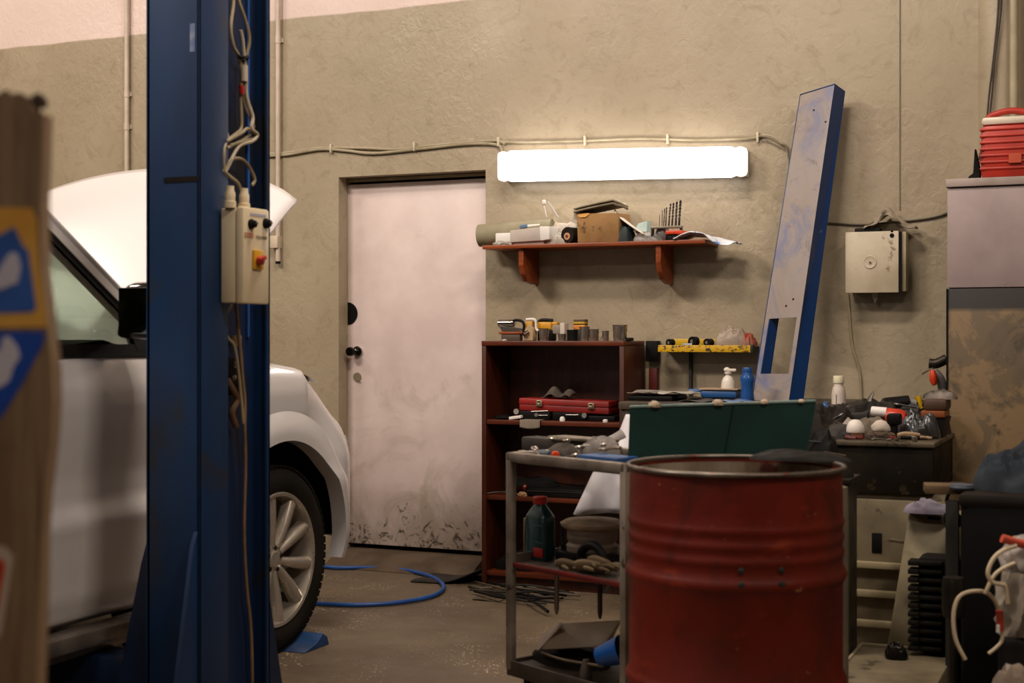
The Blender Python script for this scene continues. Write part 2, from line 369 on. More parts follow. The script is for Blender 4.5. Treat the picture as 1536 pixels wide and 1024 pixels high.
for u, v in ((497, 223), (622, 220), (748, 213), (878, 211), (1002, 209), (1137, 206)):
    p = PY(u, v, -.010); b = MB(); b.box((p.x, -.010, p.z), (.012, .026, .05), bev=.003); b.build('cable_clip', mat('#c7bba2', .5), label='small pale clip holding the cables to the back wall', cat='clip', group='cable clips on the back wall')
# ---------------------------------------------------------------- fluorescent fixture
fx0 = PY(748, 250, -.09).x; fx1 = PY(1121, 250, -.09).x
zl0, zl1 = PY(750, 273, -.09).z, PY(750, 227, -.09).z; zr0, zr1 = PY(1121, 265, -.09).z, PY(1121, 219, -.09).z
lamp = thing('fluorescent_lamp', 'long glowing white fluorescent wall lamp above the shelf of clutter', 'lamp', ((fx0+fx1)/2, 0, zl0))
b = MB(); b.hexa([(fx0+.012, -.055, zl0+.008), (fx1-.012, -.055, zr0+.008), (fx1-.012, -.004, zr0+.008), (fx0+.012, -.004, zl0+.008), (fx0+.012, -.055, zl1-.008), (fx1-.012, -.055, zr1-.008), (fx1-.012, -.004, zr1-.008), (fx0+.012, -.004, zl1-.008)], bev=.005)
b.build('housing', WHITE, lamp)
EM = NT('lamp_diffuser'); EM.b.inputs['Base Color'].default_value = (.85, .83, .8, 1); EM.b.inputs['Emission Color'].default_value = (1, .94, .90, 1); EM.b.inputs['Emission Strength'].default_value = 6.5; EM.rough(.3)
b = MB(); b.hexa([(fx0+.045, -.13, zl0), (fx1-.05, -.13, zr0), (fx1-.05, -.056, zr0), (fx0+.045, -.056, zl0), (fx0+.045, -.13, zl1), (fx1-.05, -.13, zr1), (fx1-.05, -.056, zr1), (fx0+.045, -.056, zl1)], bev=.028)
b.build('diffuser', EM.m, lamp)
EM2 = NT('lamp_end_plastic'); EM2.b.inputs['Base Color'].default_value = (.8, .74, .68, 1); EM2.b.inputs['Emission Color'].default_value = (1, .88, .78, 1); EM2.b.inputs['Emission Strength'].default_value = 1.1; EM2.rough(.3)
for a0, a1, za, zb in ((fx0, fx0+.06, zl0, zl1), (fx1-.065, fx1, zr0, zr1)):
    b = MB(); b.bb(a0, a1, -.128, -.056, za+.002, zb-.002, bev=.024); b.build('end_cap', EM2.m, lamp)
# ---------------------------------------------------------------- fuse box
rt = thing('fuse_box', 'dented ivory metal fuse box on the wall under a rag', 'fuse box', (PY(1310, 440, 0).x, 0, PY(1310, 440, -.1).z))
x0, x1 = PY(1268, 400, -.12).x, PY(1348, 400, -.12).x; z0, z1 = PY(1310, 439, -.12).z, PY(1310, 347, -.12).z
IV = mat('#c6b9a2', .45, c2='#b0a288', spots='#7d6d54', sscale=7, sth=.62)
b = MB(); b.bb(x0+.01, x1+.03, -.10, 0, z0+.006, z1-.004, bev=.003); b.build('case', mat('#a4977a', .5, c2='#8d8063'), rt)
b = MB(); b.bb(x0, x1, -.122, -.106, z0, z1, bev=.004); b.build('cover', IV, rt)
b = MB(); b.bb(x1-.004, x1+.012, -.112, -.100, z0+.004, z1-.004); b.build('gasket', BLACK, rt)
b = MB(); c = PY(1305, 393, -.122); b.lathe([(.030, 0), (.030, .003), (.028, .004), (.026, .003), (.007, .003), (.007, .008), (0, .008)], c, (0, -1, 0)); b.build('lock', IV, rt)
b = MB(); c = PY(1305, 393, -.13); b.cyl(c, c+Vector((0, -.002, 0)), .0035, n=10); b.build('keyhole', BLACK, rt)
b = MB(); c = PY(1338, 353, -.122); b.cyl(c, c+Vector((0, -.003, 0)), .010, n=14); b.cyl(c+Vector((0, 0, .02)), c+Vector((0, -.003, .018)), .005, n=10); b.build('cable_hole', BLACK, rt)
b = MB(); b.bb(PY(1284, 340, -.05).x, PY(1322, 340, -.05).x, -.09, -.02, z1-.01, z1+.02, bev=.005); b.build('top_opening', BLACK, rt)
b = MB(); c = PY(1330, 342, -.05)
def drape(u, v):
    x = c.x-.10+.24*u; n1 = noise.noise(Vector((u*5, v*3, .3)))
    h = .10*math.exp(-((u-.45)/.28)**2)*(1-abs(v-.5)*.8)+.02*n1
    return Vector((x, -.10+.08*v+.03*noise.noise(Vector((u*4, v*4, 4))), z1+.012+max(0, h)))
b.grid(drape, 26, 12); b.build('rag', mat('#9d8f7c', .9, c2='#756a58'), solid=.004, label='crumpled pale rag lying on top of the fuse box', cat='rag')
p = PY(1312, 445, -.06); b = MB(); b.prism([(p.x-.012, -.06, z0), (p.x+.014, -.06, z0), (p.x+.012, -.058, z0-.03), (p.x, -.062, z0-.045), (p.x-.01, -.06, z0-.02)], (0, .002, 0)); b.build('paper_tag', PAPER, rt)
# ================================================================ BLUE LIFT COLUMN
T0 = 4.3
c0 = PT(299, 505, T0); CX = c0.x; CY0 = c0.y
xl = PY(219.5, 505, CY0).x; CY1 = PX(405.5, 505, CX).y
lift = thing('lift_column', 'tall blue two-post car lift column with cables and a control box', 'car lift', ((xl+CX)/2, (CY0+CY1)/2, 0))
b = MB()
b.bb(xl, CX, CY0, CY0+.012, .02, 4.2, bev=.004)            # face towards the camera
b.bb(CX-.012, CX, CY0, PX(343, 505, CX).y, .02, 4.2, bev=.004)      # near flange
b.bb(CX-.012, CX, CY1-.02, CY1, .02, 4.2, bev=.003)                # far lip
b.bb(xl, CX, CY1-.012, CY1, .02, 4.2, bev=.003)
b.bb(CX-.06, CX-.002, PX(343, 505, CX).y-.012, PX(343, 505, CX).y, .02, 4.2)
b.bb(xl, xl+.012, CY0, CY0+.10, .02, 4.2); b.bb(xl, xl+.012, CY1-.10, CY1, .02, 4.2)
b.build('column_profile', BLUE, lift, ang=.5)
b = MB(); b.bb(CX-.06, CX-.048, CY0+.014, CY1-.014, .02, 4.2); b.build('recessed_web', BLUE_D, lift)  # shade of the recess put into a darker blue, with its greasy paint
b = MB(); b.bb(CX-.047, CX-.040, PX(372, 500, CX-.04).y, PX(374.5, 500, CX-.04).y, 1.25, 4.2); b.build('edge_strip', mat('#2d5ba8', .4), lift)
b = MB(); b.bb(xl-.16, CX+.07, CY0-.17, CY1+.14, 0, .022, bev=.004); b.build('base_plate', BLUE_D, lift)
b = MB()     # gussets
zt = .74
b.prism([(xl-.035, CY0+.08, .02), (xl-.035, CY0+.08, zt), (xl-.005, CY0+.08, zt), (xl-.005, CY0+.08, .02)], (0, .10, 0))
b.prism([(xl-.16, CY0+.02, .02), (xl-.035, CY0+.02, .55), (xl, CY0+.02, .66), (xl, CY0+.02, .02)], (0, .012, 0))
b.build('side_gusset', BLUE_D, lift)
b = MB(); x = CX-.02
b.prism([(CX-.02, CY0, .02), (CX-.02, CY0-.14, .02), (CX-.02, CY0-.02, .62), (CX-.02, CY0, .66)], (.014, 0, 0)); b.build('front_gusset', BLUE, lift)
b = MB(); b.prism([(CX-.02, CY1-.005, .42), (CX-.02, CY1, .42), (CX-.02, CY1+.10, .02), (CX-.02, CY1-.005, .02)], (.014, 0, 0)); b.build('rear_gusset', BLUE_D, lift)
b = MB(); z = PY(270, 269, CY0).z; b.bb(PY(246, 269, CY0).x, CX-.002, CY0-.002, CY0, z-.008, z+.008); b.build('slot', mat('#1c1410', .7), lift)
b = MB(); p = PY(290, 55, CY0); b.bb(p.x-.012, p.x+.006, CY0-.001, CY0, p.z-.045, p.z+.04); b.build('worn_label', mat('#5b6f9a', .6, c2='#8a93a8', scale=40), lift)
# lifting arm reaching under the car
arm = MB(); az = PY(130, 985, CY0+.1).z
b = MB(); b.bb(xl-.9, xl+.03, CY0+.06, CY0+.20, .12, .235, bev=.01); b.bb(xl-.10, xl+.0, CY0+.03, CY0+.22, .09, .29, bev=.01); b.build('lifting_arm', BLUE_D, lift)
b = MB(); b.cyl((xl-.75, CY0+.13, .235), (xl-.75, CY0+.13, .275), .06, n=20); b.build('arm_pad', RUB, lift)
# safety latch hardware inside the column
ly = lambda u: PX(u, 500, CX-.03).y
def lz(v, u=355): return PX(u, v, CX-.02).z
for (u, v) in ((352, 547), (351, 567), (349, 584)):
    b = MB(); b.lathe([(.0, .02), (.010, .018), (.014, .006), (.014, 0)], (CX-.045, ly(u), lz(v)), (1, 0, 0), n=12); b.build('bolt', CHROME, lift)
b = MB(); b.bb(CX-.046, CX-.03, ly(340), ly(362), lz(592), lz(536), bev=.004); b.build('latch_plate', BLACK, lift)
b = MB(); b.tube([(CX-.03, ly(341), lz(568)), (CX-.02, ly(346), lz(585)), (CX-.02, ly(352), lz(600)), (CX-.02, ly(344), lz(618)), (CX-.02, ly(350), lz(640))], .010, n=8); b.build('latch_lever', mat('#6a4e36', .6, .4, c2='#3d2c20'), lift)
# cables on the column
def cc(name, pts, r, m, label=None):
    b = MB(); b.tube([PX(u, v, CX+dx) for u, v, dx in pts], r, n=8, sm=6); return b.build(name, m, lift, label=label)
C1 = mat('#9b8c70', .55, c2='#6f6047')
cc('cable', [(349, -30, -.03), (350, 5, -.02), (346, 40, -.01), (350, 68, -.01), (358, 85, -.015), (362, 110, -.02), (361, 150, -.02), (362, 190, -.02), (355, 200, -.01), (338, 212, -.005)], .0055, C1)
cc('cable', [(356, -30, -.03), (358, 0, -.02), (368, 30, -.01), (374, 58, -.01), (370, 82, -.015), (366, 100, -.02), (366, 150, -.02), (376, 178, -.01), (380, 190, -.01), (372, 205, -.005), (340, 222, 0)], .0055, C1)
cc('cable', [(361, 45, -.02), (364, 60, -.02), (366, 82, -.02), (369, 110, -.015), (370, 145, -.01), (379, 175, 0), (377, 192, .005), (386, 202, .005), (378, 212, .005), (358, 220, 0), (342, 250, 0), (337, 258, 0)], .006, mat('#b7ab96', .5, c2='#94866c'))
cc('cable', [(337, 194, -.02), (341, 205, -.01), (336, 225, .0), (337, 256, 0), (346, 240, 0), (360, 238, 0), (372, 248, 0), (382, 268, 0), (378, 278, 0)], .0055, C1)
cc('cable', [(334, 255, 0), (345, 265, 0), (356, 274, 0), (362, 287, 0)], .0055, C1)
cc('cable', [(340, 212, 0), (362, 200, 0), (372, 193, 0), (384, 205, 0), (366, 212, 0), (345, 218, 0)], .0055, C1)
cc('cable_tie', [(358, 84, -.005), (366, 86, .004), (372, 85, -.005), (366, 92, -.02), (358, 84, -.005)], .005, BLACK)
b = MB(); a = PX(362, 128, CX-.012); b.cyl(a, PX(363, 141, CX-.012), .009, n=10); b.build('red_tape', RED, lift)
b = MB(); b.cyl(PX(366, 98, CX-.012), PX(366, 122, CX-.012), .012, n=10); b.build('cable_sleeve', mat('#c8b8a0', .5), lift)
cc('cable', [(354, 455, -.02), (357, 490, -.01), (361, 530, -.01), (364, 570, -.01), (367, 600, -.01), (367, 640, -.01), (368, 700, -.02), (366, 800, -.025), (370, 880, -.02), (376, 940, -.02), (378, 1000, -.02), (378, 1040, -.02)], .0055, mat('#85684a', .55, c2='#57442f'))
cc('cable', [(348, 458, -.03), (338, 475, -.02), (337, 495, -.02), (343, 508, -.02), (352, 520, -.015), (358, 560, -.01), (362, 600, -.01), (365, 635, -.012)], .005, C1)
b = MB(); b.bb(CX-.04, CX-.015, ly(349), ly(357), lz(520), lz(503), bev=.003); b.build('cable_clamp', mat('#8d775a', .6), lift)
# control box: a thing of its own bolted to the column
bx0 = CX+.004; bw = .085
yb0 = PX(365, 400, bx0+bw).y; yb1 = PX(404.5, 400, bx0+bw).y; zb0 = PX(385, 456, bx0+bw).z; zb1 = PX(385, 312, bx0+bw).z
box = thing('control_box', 'ivory electrical control box with red switch on the blue lift column', 'control box', (bx0, (yb0+yb1)/2, zb0))
IVB = mat('#d9c9a8', .45, c2='#cdbb98', spots='#a58a62', sscale=10, sth=.68)
b = MB(); b.bb(bx0, bx0+bw-.03, yb0+.002, yb1-.002, zb0+.003, zb1-.003, bev=.006); b.build('housing', IVB, box)
b = MB(); b.bb(bx0+bw-.03, bx0+bw, yb0, yb1, zb0, zb1, bev=.008); b.build('cover', IVB, box)
BX = bx0+bw
for u, v in ((376, 336), (398, 335)):
    c = PX(u, v, BX); b = MB(); b.lathe([(.016, 0), (.016, .006), (.012, .008), (.011, .018), (.0, .02)], c, (1, 0, 0), n=18); q = b.build('push_button', BLACK, box)
    b = MB(); b.box(c+Vector((.022, 0, .002)), (.005, .012, .006), bev=.001); b.build('highlight_cap', STEEL, q)
c = PX(374, 352, BX); b = MB(); b.bb(BX, BX+.002, PX(367, 352, BX).y, PX(380, 352, BX).y, PX(374, 356, BX).z, PX(374, 349, BX).z); b.build('red_sticker', mat('#a8664c', .6, c2='#c49a7a', scale=60), box)
b = MB(); b.bb(BX, BX+.0015, PX(384, 352, BX).y, PX(400, 352, BX).y, PX(392, 358, BX).z, PX(392, 354, BX).z); b.build('grey_sticker', mat('#7d7262', .6, c2='#b0a080', scale=60), box)
b = MB(); b.bb(BX, BX+.0015, PX(375, 322, BX).y, PX(399, 322, BX).y, PX(387, 324.5, BX).z, PX(387, 320.5, BX).z); b.build('maker_label', mat('#b9b4c4', .5), box)
b = MB(); b.bb(BX, BX+.010, PX(378, 390, BX).y, PX(392, 390, BX).y, PX(385, 404, BX).z, PX(385, 375, BX).z, bev=.003); sw = b.build('switch_plate', YEL, box)
b = MB(); b.lathe([(.014, 0), (.013, .014), (0, .016)], PX(388, 391, BX+.01), (1, 0, 0), n=18); b.box(PX(393, 388, BX+.026), (.016, .034, .013), (.35, 0, 0), bev=.003); b.build('rotary_switch', RED, sw)
for u in (343, 364):
    c = PX(u+2, 312, bx0+.035); c.z = zb1-.004
    b = MB(); b.lathe([(.019, 0), (.019, .02), (.0155, .022), (.0165, .045), (.0125, .055), (.0125, .068), (0, .069)], (c.x, c.y, c.z), (0, 0, 1), n=14); b.build('cable_gland', IVB, box)
# ================================================================ CAR
WHT = NT('car_white_paint'); WHT.col((.66, .63, .62, 1)); WHT.rough(.22); WHT.b.inputs['Coat Weight'].default_value = .6; WHT.b.inputs['Coat Roughness'].default_value = .05
CW = WHT.m; GL = glass('#cfd4ce', .93); 
XC = -4.0; HW = .95; HUB = Vector((-3.07, -2.077, .3715)); YR = -5.95; REAR_HUB_Y = -4.93
car = thing('car', 'white four-wheel-drive car with raised hood parked facing the wall', 'car', (XC, -3.5, 0))
YA, YB = -1.75, -1.13
def path(s):
    """half plan outline, s 0..1 from rear centre along the side to front centre -> (halfwidth, y, nx, ny)"""
    def p(s):
        if s < .12: t = s/.12*PI/2; return Vector((HW*math.sin(t)**.45, YR+.45-.45*max(0, math.cos(t))**.8))
        if s < .62: t = (s-.12)/.5; return Vector((HW, YR+.45+(YA-(YR+.45))*t))
        t = (s-.62)/.38*PI/2; return Vector((HW*max(0, math.cos(t))**(2/2.2), YA+(YB-YA)*math.sin(t)**(2/2.6)))
    a = p(s); e = 1e-3; d = p(min(1, s+e))-p(max(0, s-e)); d = d.normalized() if d.length > 0 else Vector((0, 1)); return a, Vector((d.y, -d.x))
def lerp_t(x, tab):
    if x <= tab[0][0]: return tab[0][1]
    for (a, fa), (c, fc) in zip(tab, tab[1:]):
        if x <= c: t = (x-a)/(c-a); return fa+(fc-fa)*t
    return tab[-1][1]
ZT = [(-6, 1.20), (-2.75, 1.20), (-2.55, 1.175), (-2.3, 1.16), (-2.1, 1.145), (-1.95, 1.125), (-1.8, 1.085), (-1.68, 1.03), (-1.55, .95), (-1.4, .88), (-1.13, .84)]
INS = [(.30, .10), (.34, .045), (.42, .02), (.47, .018), (.62, .006), (.655, 0), (.68, .012), (.72, .03), (.80, .032), (.95, .012), (1.03, .006), (1.08, .012), (1.12, .025), (1.20, .055)]
def body(sgn):
    def f(s, t):
        a, n = path(s); z0 = lerp_t(a.y, [(-1.8, .33), (-1.3, .36)]); zt = lerp_t(a.y, ZT); z = z0+(zt-z0)*t
        front = max(0, min(1, (a.y+1.9)/.35))
        ins = lerp_t(z, INS)*(1-front) + front*(.05*(1-min(1, (z-.33)/.12)) if z < .45 else .10*max(0, (z-.72)/.25)**1.6)
        ins += .05*max(0, 1-(zt-z)/.05)**2*(front*.6+.25)
        q = a-n*ins; return Vector((XC+sgn*q.x, q.y, z))
    return f
b = MB()
NS, NTT = 320, 44
R_A = .475
for sg in (1, -1):
    f = body(sg)
    V = {}
    for i in range(NS+1):
        for j in range(NTT+1):
            V[i, j] = f(i/NS, j/NTT)
    def ins_w(p):
        for hy in (HUB.y, REAR_HUB_Y):
            dy, dz = p.y-hy, p.z-HUB.z-.01
            if abs(p.x-XC) > .6 and math.hypot(dy, dz) < R_A: return hy
        return None
    bmv = {}
    inside = {k: ins_w(p) for k, p in V.items()}
    def gv(k):
        if k not in bmv:
            p = V[k].copy(); hy = inside[k]
            if hy is not None:
                dy, dz = p.y-hy, p.z-HUB.z-.01; L = math.hypot(dy, dz) or 1; p.y = hy+dy/L*R_A; p.z = HUB.z+.01+dz/L*R_A
            bmv[k] = b.bm.verts.new(p)
        return bmv[k]
    for i in range(NS):
        for j in range(NTT):
            ks = [(i, j), (i+1, j), (i+1, j+1), (i, j+1)]
            if all(inside[k] is not None for k in ks): continue
            try: b.bm.faces.new([gv(k) for k in ks])
            except Exception: pass
bmesh.ops.remove_doubles(b.bm, verts=b.bm.verts, dist=.0008)
bd = b.build('body_shell', CW, car, ang=.9)
md = bd.modifiers.new('solid', 'SOLIDIFY'); md.thickness = .012; md.offset = -1
# fender tops / cowl
for sg in (1, -1):
    b = MB()
    def ft(u, v):
        y = -2.75+(YA+2.75)*u; zt = lerp_t(y, ZT); a = .905-.02*max(0, (y+1.9))*2; return Vector((XC+sg*(a-.13*v), y, zt-.004-.05*v*v+.012*math.sin(v*PI)))
    b.grid(ft, 24, 6); b.build('fender_top', CW, car, ang=.9)
b = MB(); b.bb(XC-.8, XC+.8, -2.75, -2.50, 1.02, 1.12, bev=.03); b.build('cowl', CW, car, ang=.9)
b = MB(); b.bb(XC-.76, XC+.76, -2.5, -1.5, .45, .98, bev=.05); b.bb(XC-.35, XC+.35, -2.3, -1.7, .9, 1.05, bev=.04); b.build('engine', BLACK, car)
b = MB(); b.bb(XC-.45, XC+.45, YR+.3, -1.5, .28, .42); b.build('underbody', BLACK, car)
# fender crease and arch flares
def arch_band(hy, sg, r0, r1, out, z0=-.02):
    def g(u, v):
        a = math.radians(-8)+(PI+math.radians(16))*u; r = r0+(r1-r0)*v; y = hy+r*math.cos(a); z = HUB.z+.01+r*math.sin(a)
        base = lerp_t(max(.33, z), INS); fr = max(0, (y+1.75)/.62); cur = HW*(1-max(0, 1-min(1, fr)**2.6)**(1/2.2)) if fr > 0 else 0
        return Vector((XC+sg*(HW-base*.6-cur*.9+out*math.sin(min(1, (1-v)*1.25)*PI/2)+.004), y, z))
    return g
for nm, hy in (('front_arch_flare', HUB.y), ('rear_arch_flare', REAR_HUB_Y)):
    for sg in (1, -1):
        b = MB()
        b.grid(arch_band(hy, sg, R_A-.015, R_A+.10, .028), 48, 8)
        b.grid(lambda u, v, sg=sg: arch_band(hy, sg, R_A-.015, R_A+.1, .028)(u, 0)+Vector((-sg*.07*v, 0, 0)), 48, 2)
        bmesh.ops.remove_doubles(b.bm, verts=b.bm.verts, dist=.0005)
        b.build(nm, CW, car, ang=.9)
for sg in (1, -1):
    for hy in (HUB.y, REAR_HUB_Y):
        b = MB()
        def g(u, v):
            a = math.radians(4)+(PI-math.radians(4))*u; r = R_A+.02; return Vector((XC+sg*(HW-.05-.42*v), hy+r*math.cos(a), HUB.z+r*math.sin(a)))
        b.grid(g, 30, 2); b.cyl((XC+sg*(HW-.46), hy, HUB.z), (XC+sg*(HW-.47), hy, HUB.z), R_A+.02, n=30)
        b.build('wheel_well', BLACK, car)
# door gap, sill trim and running board
for sg in (1, -1):
    for y in (-2.74, -3.80):
        b = MB(); pts = []
        for k in range(15):
            z = .42+(1.19-.42)*k/14; pts.append((XC+sg*(HW-lerp_t(z, INS)+.001), y-.03*math.sin(k/14*PI), z))
        b.tube(pts, .0035, n=4, sm=0); b.build('door_gap', BLACK, car)
for sg in (1, -1):
    b = MB(); b.bb(XC+sg*(HW-.05), XC+sg*(HW+.05), -4.35, -2.62, .27, .325, bev=.014); b.bb(XC+sg*(HW-.08), XC+sg*(HW+.0), -4.35, -2.62, .235, .285, bev=.012)
    b.build('running_board', mat('#8a8076', .3, .5, c2='#5e554b'), car)
# greenhouse --------------------------------------------------
def PL(z): return -2.72-(z-1.20)*1.21           # windscreen pillar line
def HX(z): return HW-.055-(z-1.20)*.24           # tumblehome
ZR = 1.80
def strip(b, pts, wid, th=.02, sides=(1, -1)):
    """pillar: quad strip between two polylines given as (y,z) pairs, on the side surface"""
    for sg in sides:
        for k in range(len(pts)-1):
            (a0, a1), (c0_, c1_) = pts[k], pts[k+1]
            P = [Vector((XC+sg*(HX(q[1])+wid), q[0], q[1])) for q in (a0, a1, c1_, c0_)]
            P2 = [p-Vector((sg*th, 0, 0)) for p in P]
            b.hexa(P+P2)
zs = [1.20, 1.35, 1.5, 1.65, 1.76]
for sg in (1, -1):
    b = MB(); strip(b, [((PL(z)+.012, z), (PL(z)-.048, z)) for z in zs]+[((PL(1.80)+.02, 1.80), (PL(1.76)-.14, 1.765))], .012, .03, (sg,))
    b.tube([(XC+sg*(HX(z)+.004), PL(z)+.018, z) for z in (1.18, 1.35, 1.5, 1.65, 1.80)], .014, n=8, sm=2)
    b.build('front_pillar', CW, car, ang=.6)
b = MB()
def roof(u, v):
    y = -3.42+(-5.75+3.42)*v; a = -1+2*u; hw = HX(1.79); e = max(0, (v-.85)/.15)
    return Vector((XC+a*hw, y, 1.79+.06*(1-a**4)*(1-.2*e)-.02*abs(a)**8-.05*e*e))
b.grid(roof, 30, 20)
for sg in (1, -1): b.tube([(XC+sg*HX(1.77), -3.40, 1.785), (XC+sg*HX(1.77), -4.5, 1.79), (XC+sg*HX(1.77), -5.7, 1.77)], .022, n=8)
b.build('roof', CW, car, solid=.02)
for sg in (1, -1):
    for y_, w_, k_ in ((-3.80, .08, 0), (-4.85, .10, 0), (-5.65, .20, .1)):
        b = MB(); strip(b, [((y_+k_*(z-1.2), z), (y_-w_+k_*(z-1.2), z)) for z in (1.20, 1.78)], .005, .03, (sg,)); b.build('side_pillar', BLACK, car)
    b = MB()     # black window surround
    strip(b, [((PL(z)-.048, z), (PL(z)-.085, z)) for z in zs], .006, .05, (sg,))
    strip(b, [((PL(1.2)-.05, 1.185), (-5.8, 1.185)), ((PL(1.225)-.05, 1.225), (-5.8, 1.225))], .008, .03, (sg,))
    strip(b, [((PL(1.75)-.05, 1.75), (-5.7, 1.75)), ((PL(1.775)-.05, 1.775), (-5.7, 1.775))], .004, .03, (sg,))
    b.build('window_seal', BLACK, car)
    b = MB(); strip(b, [((PL(1.2)-.04, 1.2), (PL(1.2)-.20, 1.2)), ((PL(1.33)-.04, 1.33), (PL(1.33)-.08, 1.33))], .009, .03, (sg,)); b.build('mirror_sail', BLACK, car)
for sg in (1, -1):
    b = MB(); b.hexa([(XC+sg*HX(z)-sg*d, y, z) for d in (0, .005) for y, z in ((PL(1.22)-.08, 1.22), (-3.82, 1.22), (-3.82, 1.755), (PL(1.755)-.08, 1.755))]); b.build('side_window', GL, car)
    b = MB(); b.hexa([(XC+sg*HX(z)-sg*d, y, z) for d in (0, .005) for y, z in ((-3.87, 1.22), (-4.87, 1.22), (-4.87, 1.755), (-3.87, 1.755))]); b.build('side_window', GL, car)
    b = MB(); b.hexa([(XC+sg*HX(z)-sg*d, y, z) for d in (0, .005) for y, z in ((-4.93, 1.22), (-5.68, 1.22), (-5.62, 1.755), (-4.93, 1.755))]); b.build('side_window', GL, car)
b = MB(); b.hexa([(XC+a*HX(z)*.985, PL(z)+.01+(.22*(1-a*a) if False else 0)-d, z) for d in (0, .006) for a, z in ((-1, 1.16), (1, 1.16), (1, 1.80), (-1, 1.80))]); b.build('windscreen', GL, car)
b = MB(); b.hexa([(XC+a*HX(z)*.97, -5.83+.12*(z-1.2)-d, z) for d in (0, .006) for a, z in ((-1, 1.16), (1, 1.16), (1, 1.77), (-1, 1.77))]); b.build('rear_window', GL, car)
# interior
b = MB()
b.prism([(XC-.82, -2.74, 1.10), (XC-.82, -2.74, 1.185), (XC-.82, -3.0, 1.24), (XC-.82, -3.2, 1.22), (XC-.82, -3.25, 1.0), (XC-.82, -3.2, .7), (XC-.82, -2.74, .7)], (1.64, 0, 0)); b.bb(XC-.62, XC-.14, -3.22, -2.95, 1.2, 1.27, bev=.03)
b.build('dashboard', BLACK, car)
b = MB(); c = Vector((XC-.38, -3.36, 1.19)); ax = Vector((0, -.92, .38)).normalized(); q = ax.to_track_quat('Z', 'Y').to_matrix()
b.tube([c+q @ Vector((.185*math.cos(2*PI*k/24), .185*math.sin(2*PI*k/24), 0)) for k in range(24)], .014, closed=True, sm=0)
for k in (0, PI, -PI/2): b.tube([c-ax*.03, c+q @ Vector((.18*math.cos(k), .18*math.sin(k), 0))], .016, sm=0, n=6)
b.lathe([(.06, -.05), (.065, -.01), (0, 0)], c, ax, n=18); b.cyl(c, c-ax*.3, .03, n=10)
b.build('steering_wheel', BLACK, car)
b = MB()
for x in (XC-.38, XC+.38):
    b.box((x, -4.0, .78), (.5, .52, .18), bev=.06); b.box((x, -4.28, 1.08), (.48, .14, .62), (-.22, 0, 0), bev=.06); b.box((x, -4.38, 1.50), (.26, .09, .18), (-.15, 0, 0), bev=.04)
b.box((XC, -5.1, .78), (1.35, .5, .18), bev=.05); b.box((XC, -5.4, 1.08), (1.35, .14, .6), (-.2, 0, 0), bev=.05)
b.build('seats', mat('#1d1a18', .8), car)
b = MB(); b.box((XC, -3.42, 1.66), (.24, .03, .07), bev=.02); b.build('rear_view_mirror', BLACK, car)
for sg in (1, -1):
    b = MB(); b.bb(XC+sg*.80, XC+sg*.83, -5.6, -2.8, .5, 1.19); b.build('door_lining', BLACK, car)
# door mirror
mir = MB(); mc = PX(226, 466, -2.94); 
b = MB(); b.box((mc.x, mc.y+.02, mc.z), (.20, .13, .19), bev=.045, seg=3); mo = b.build('door_mirror', mat('#0c0c0e', .12, c2='#141414', coat=1), car)
b = MB(); b.box((mc.x-.01, mc.y-.048, mc.z), (.16, .008, .15), bev=.003); b.build('mirror_glass', mat('#8a9a98', .03, 1.0), mo)
b = MB(); b.box((mc.x-.09, mc.y+.05, mc.z-.07), (.13, .06, .05), (0, .15, .2), bev=.015); b.build('mirror_arm', BLACK, mo)
# hood, raised
HY, HZ = -2.52, 1.165; th = math.radians(42)
def hood(u, v):
    a = -1+2*u; L = 1.02+.19*(1-abs(a)**2.4)-.0; w = .80+.02*v-.03*max(0, v-.75)*4*abs(a)
    l = L*v; lz_ = .055*(1-a*a)+.05*math.sin(min(1, v*1.1)*PI/2)*.6 - .16*max(0, v-.62)**1.6*1.6 - .03*max(0, abs(a)-.9)*10*.5
    return Vector((XC+a*w, HY+l*math.cos(th)-lz_*math.sin(th), HZ+l*math.sin(th)+lz_*math.cos(th)))
b = MB(); b.grid(hood, 40, 30); hd = b.build('hood', CW, car, solid=.018)
b = MB(); b.grid(lambda u, v: hood(.06+.88*u, .06+.86*v)+Vector((0, math.sin(th), -math.cos(th)))*.04, 20, 14); b.build('hood_lining', DKG, hd, solid=.01)
for sg in (1, -1):
    b = MB(); b.tube([(XC+sg*.72, -1.95, 1.0), (XC+sg*.70, HY+.75*math.cos(th), HZ+.75*math.sin(th))], .008, sm=0, n=6); b.build('hood_strut', BLACK, car)
# front end: lamps, grille, bumper
for sg in (1, -1):
    b = MB()
    def hl(u, v):
        s = .73+.10*u; a, n = path(s); q = body(sg)(s, .80+.15*v-.08*(1-u)*v); return q+Vector((sg*n.x*.003, n.y*.003, 0))
    b.grid(hl, 14, 6); b.build('headlight', mat('#c9c6c2', .08, .3, c2='#a8a4a0'), car, solid=.006)
b = MB(); b.bb(XC-.5, XC+.5, YB-.06, YB-.012, .62, .84, bev=.02); b.build('grille', mat('#55524e', .3, .8), car)
b = MB(); b.bb(XC-.40, XC+.40, YB-.12, YB-.03, .36, .42, bev=.02); b.build('bumper_skirt', DKG, car)
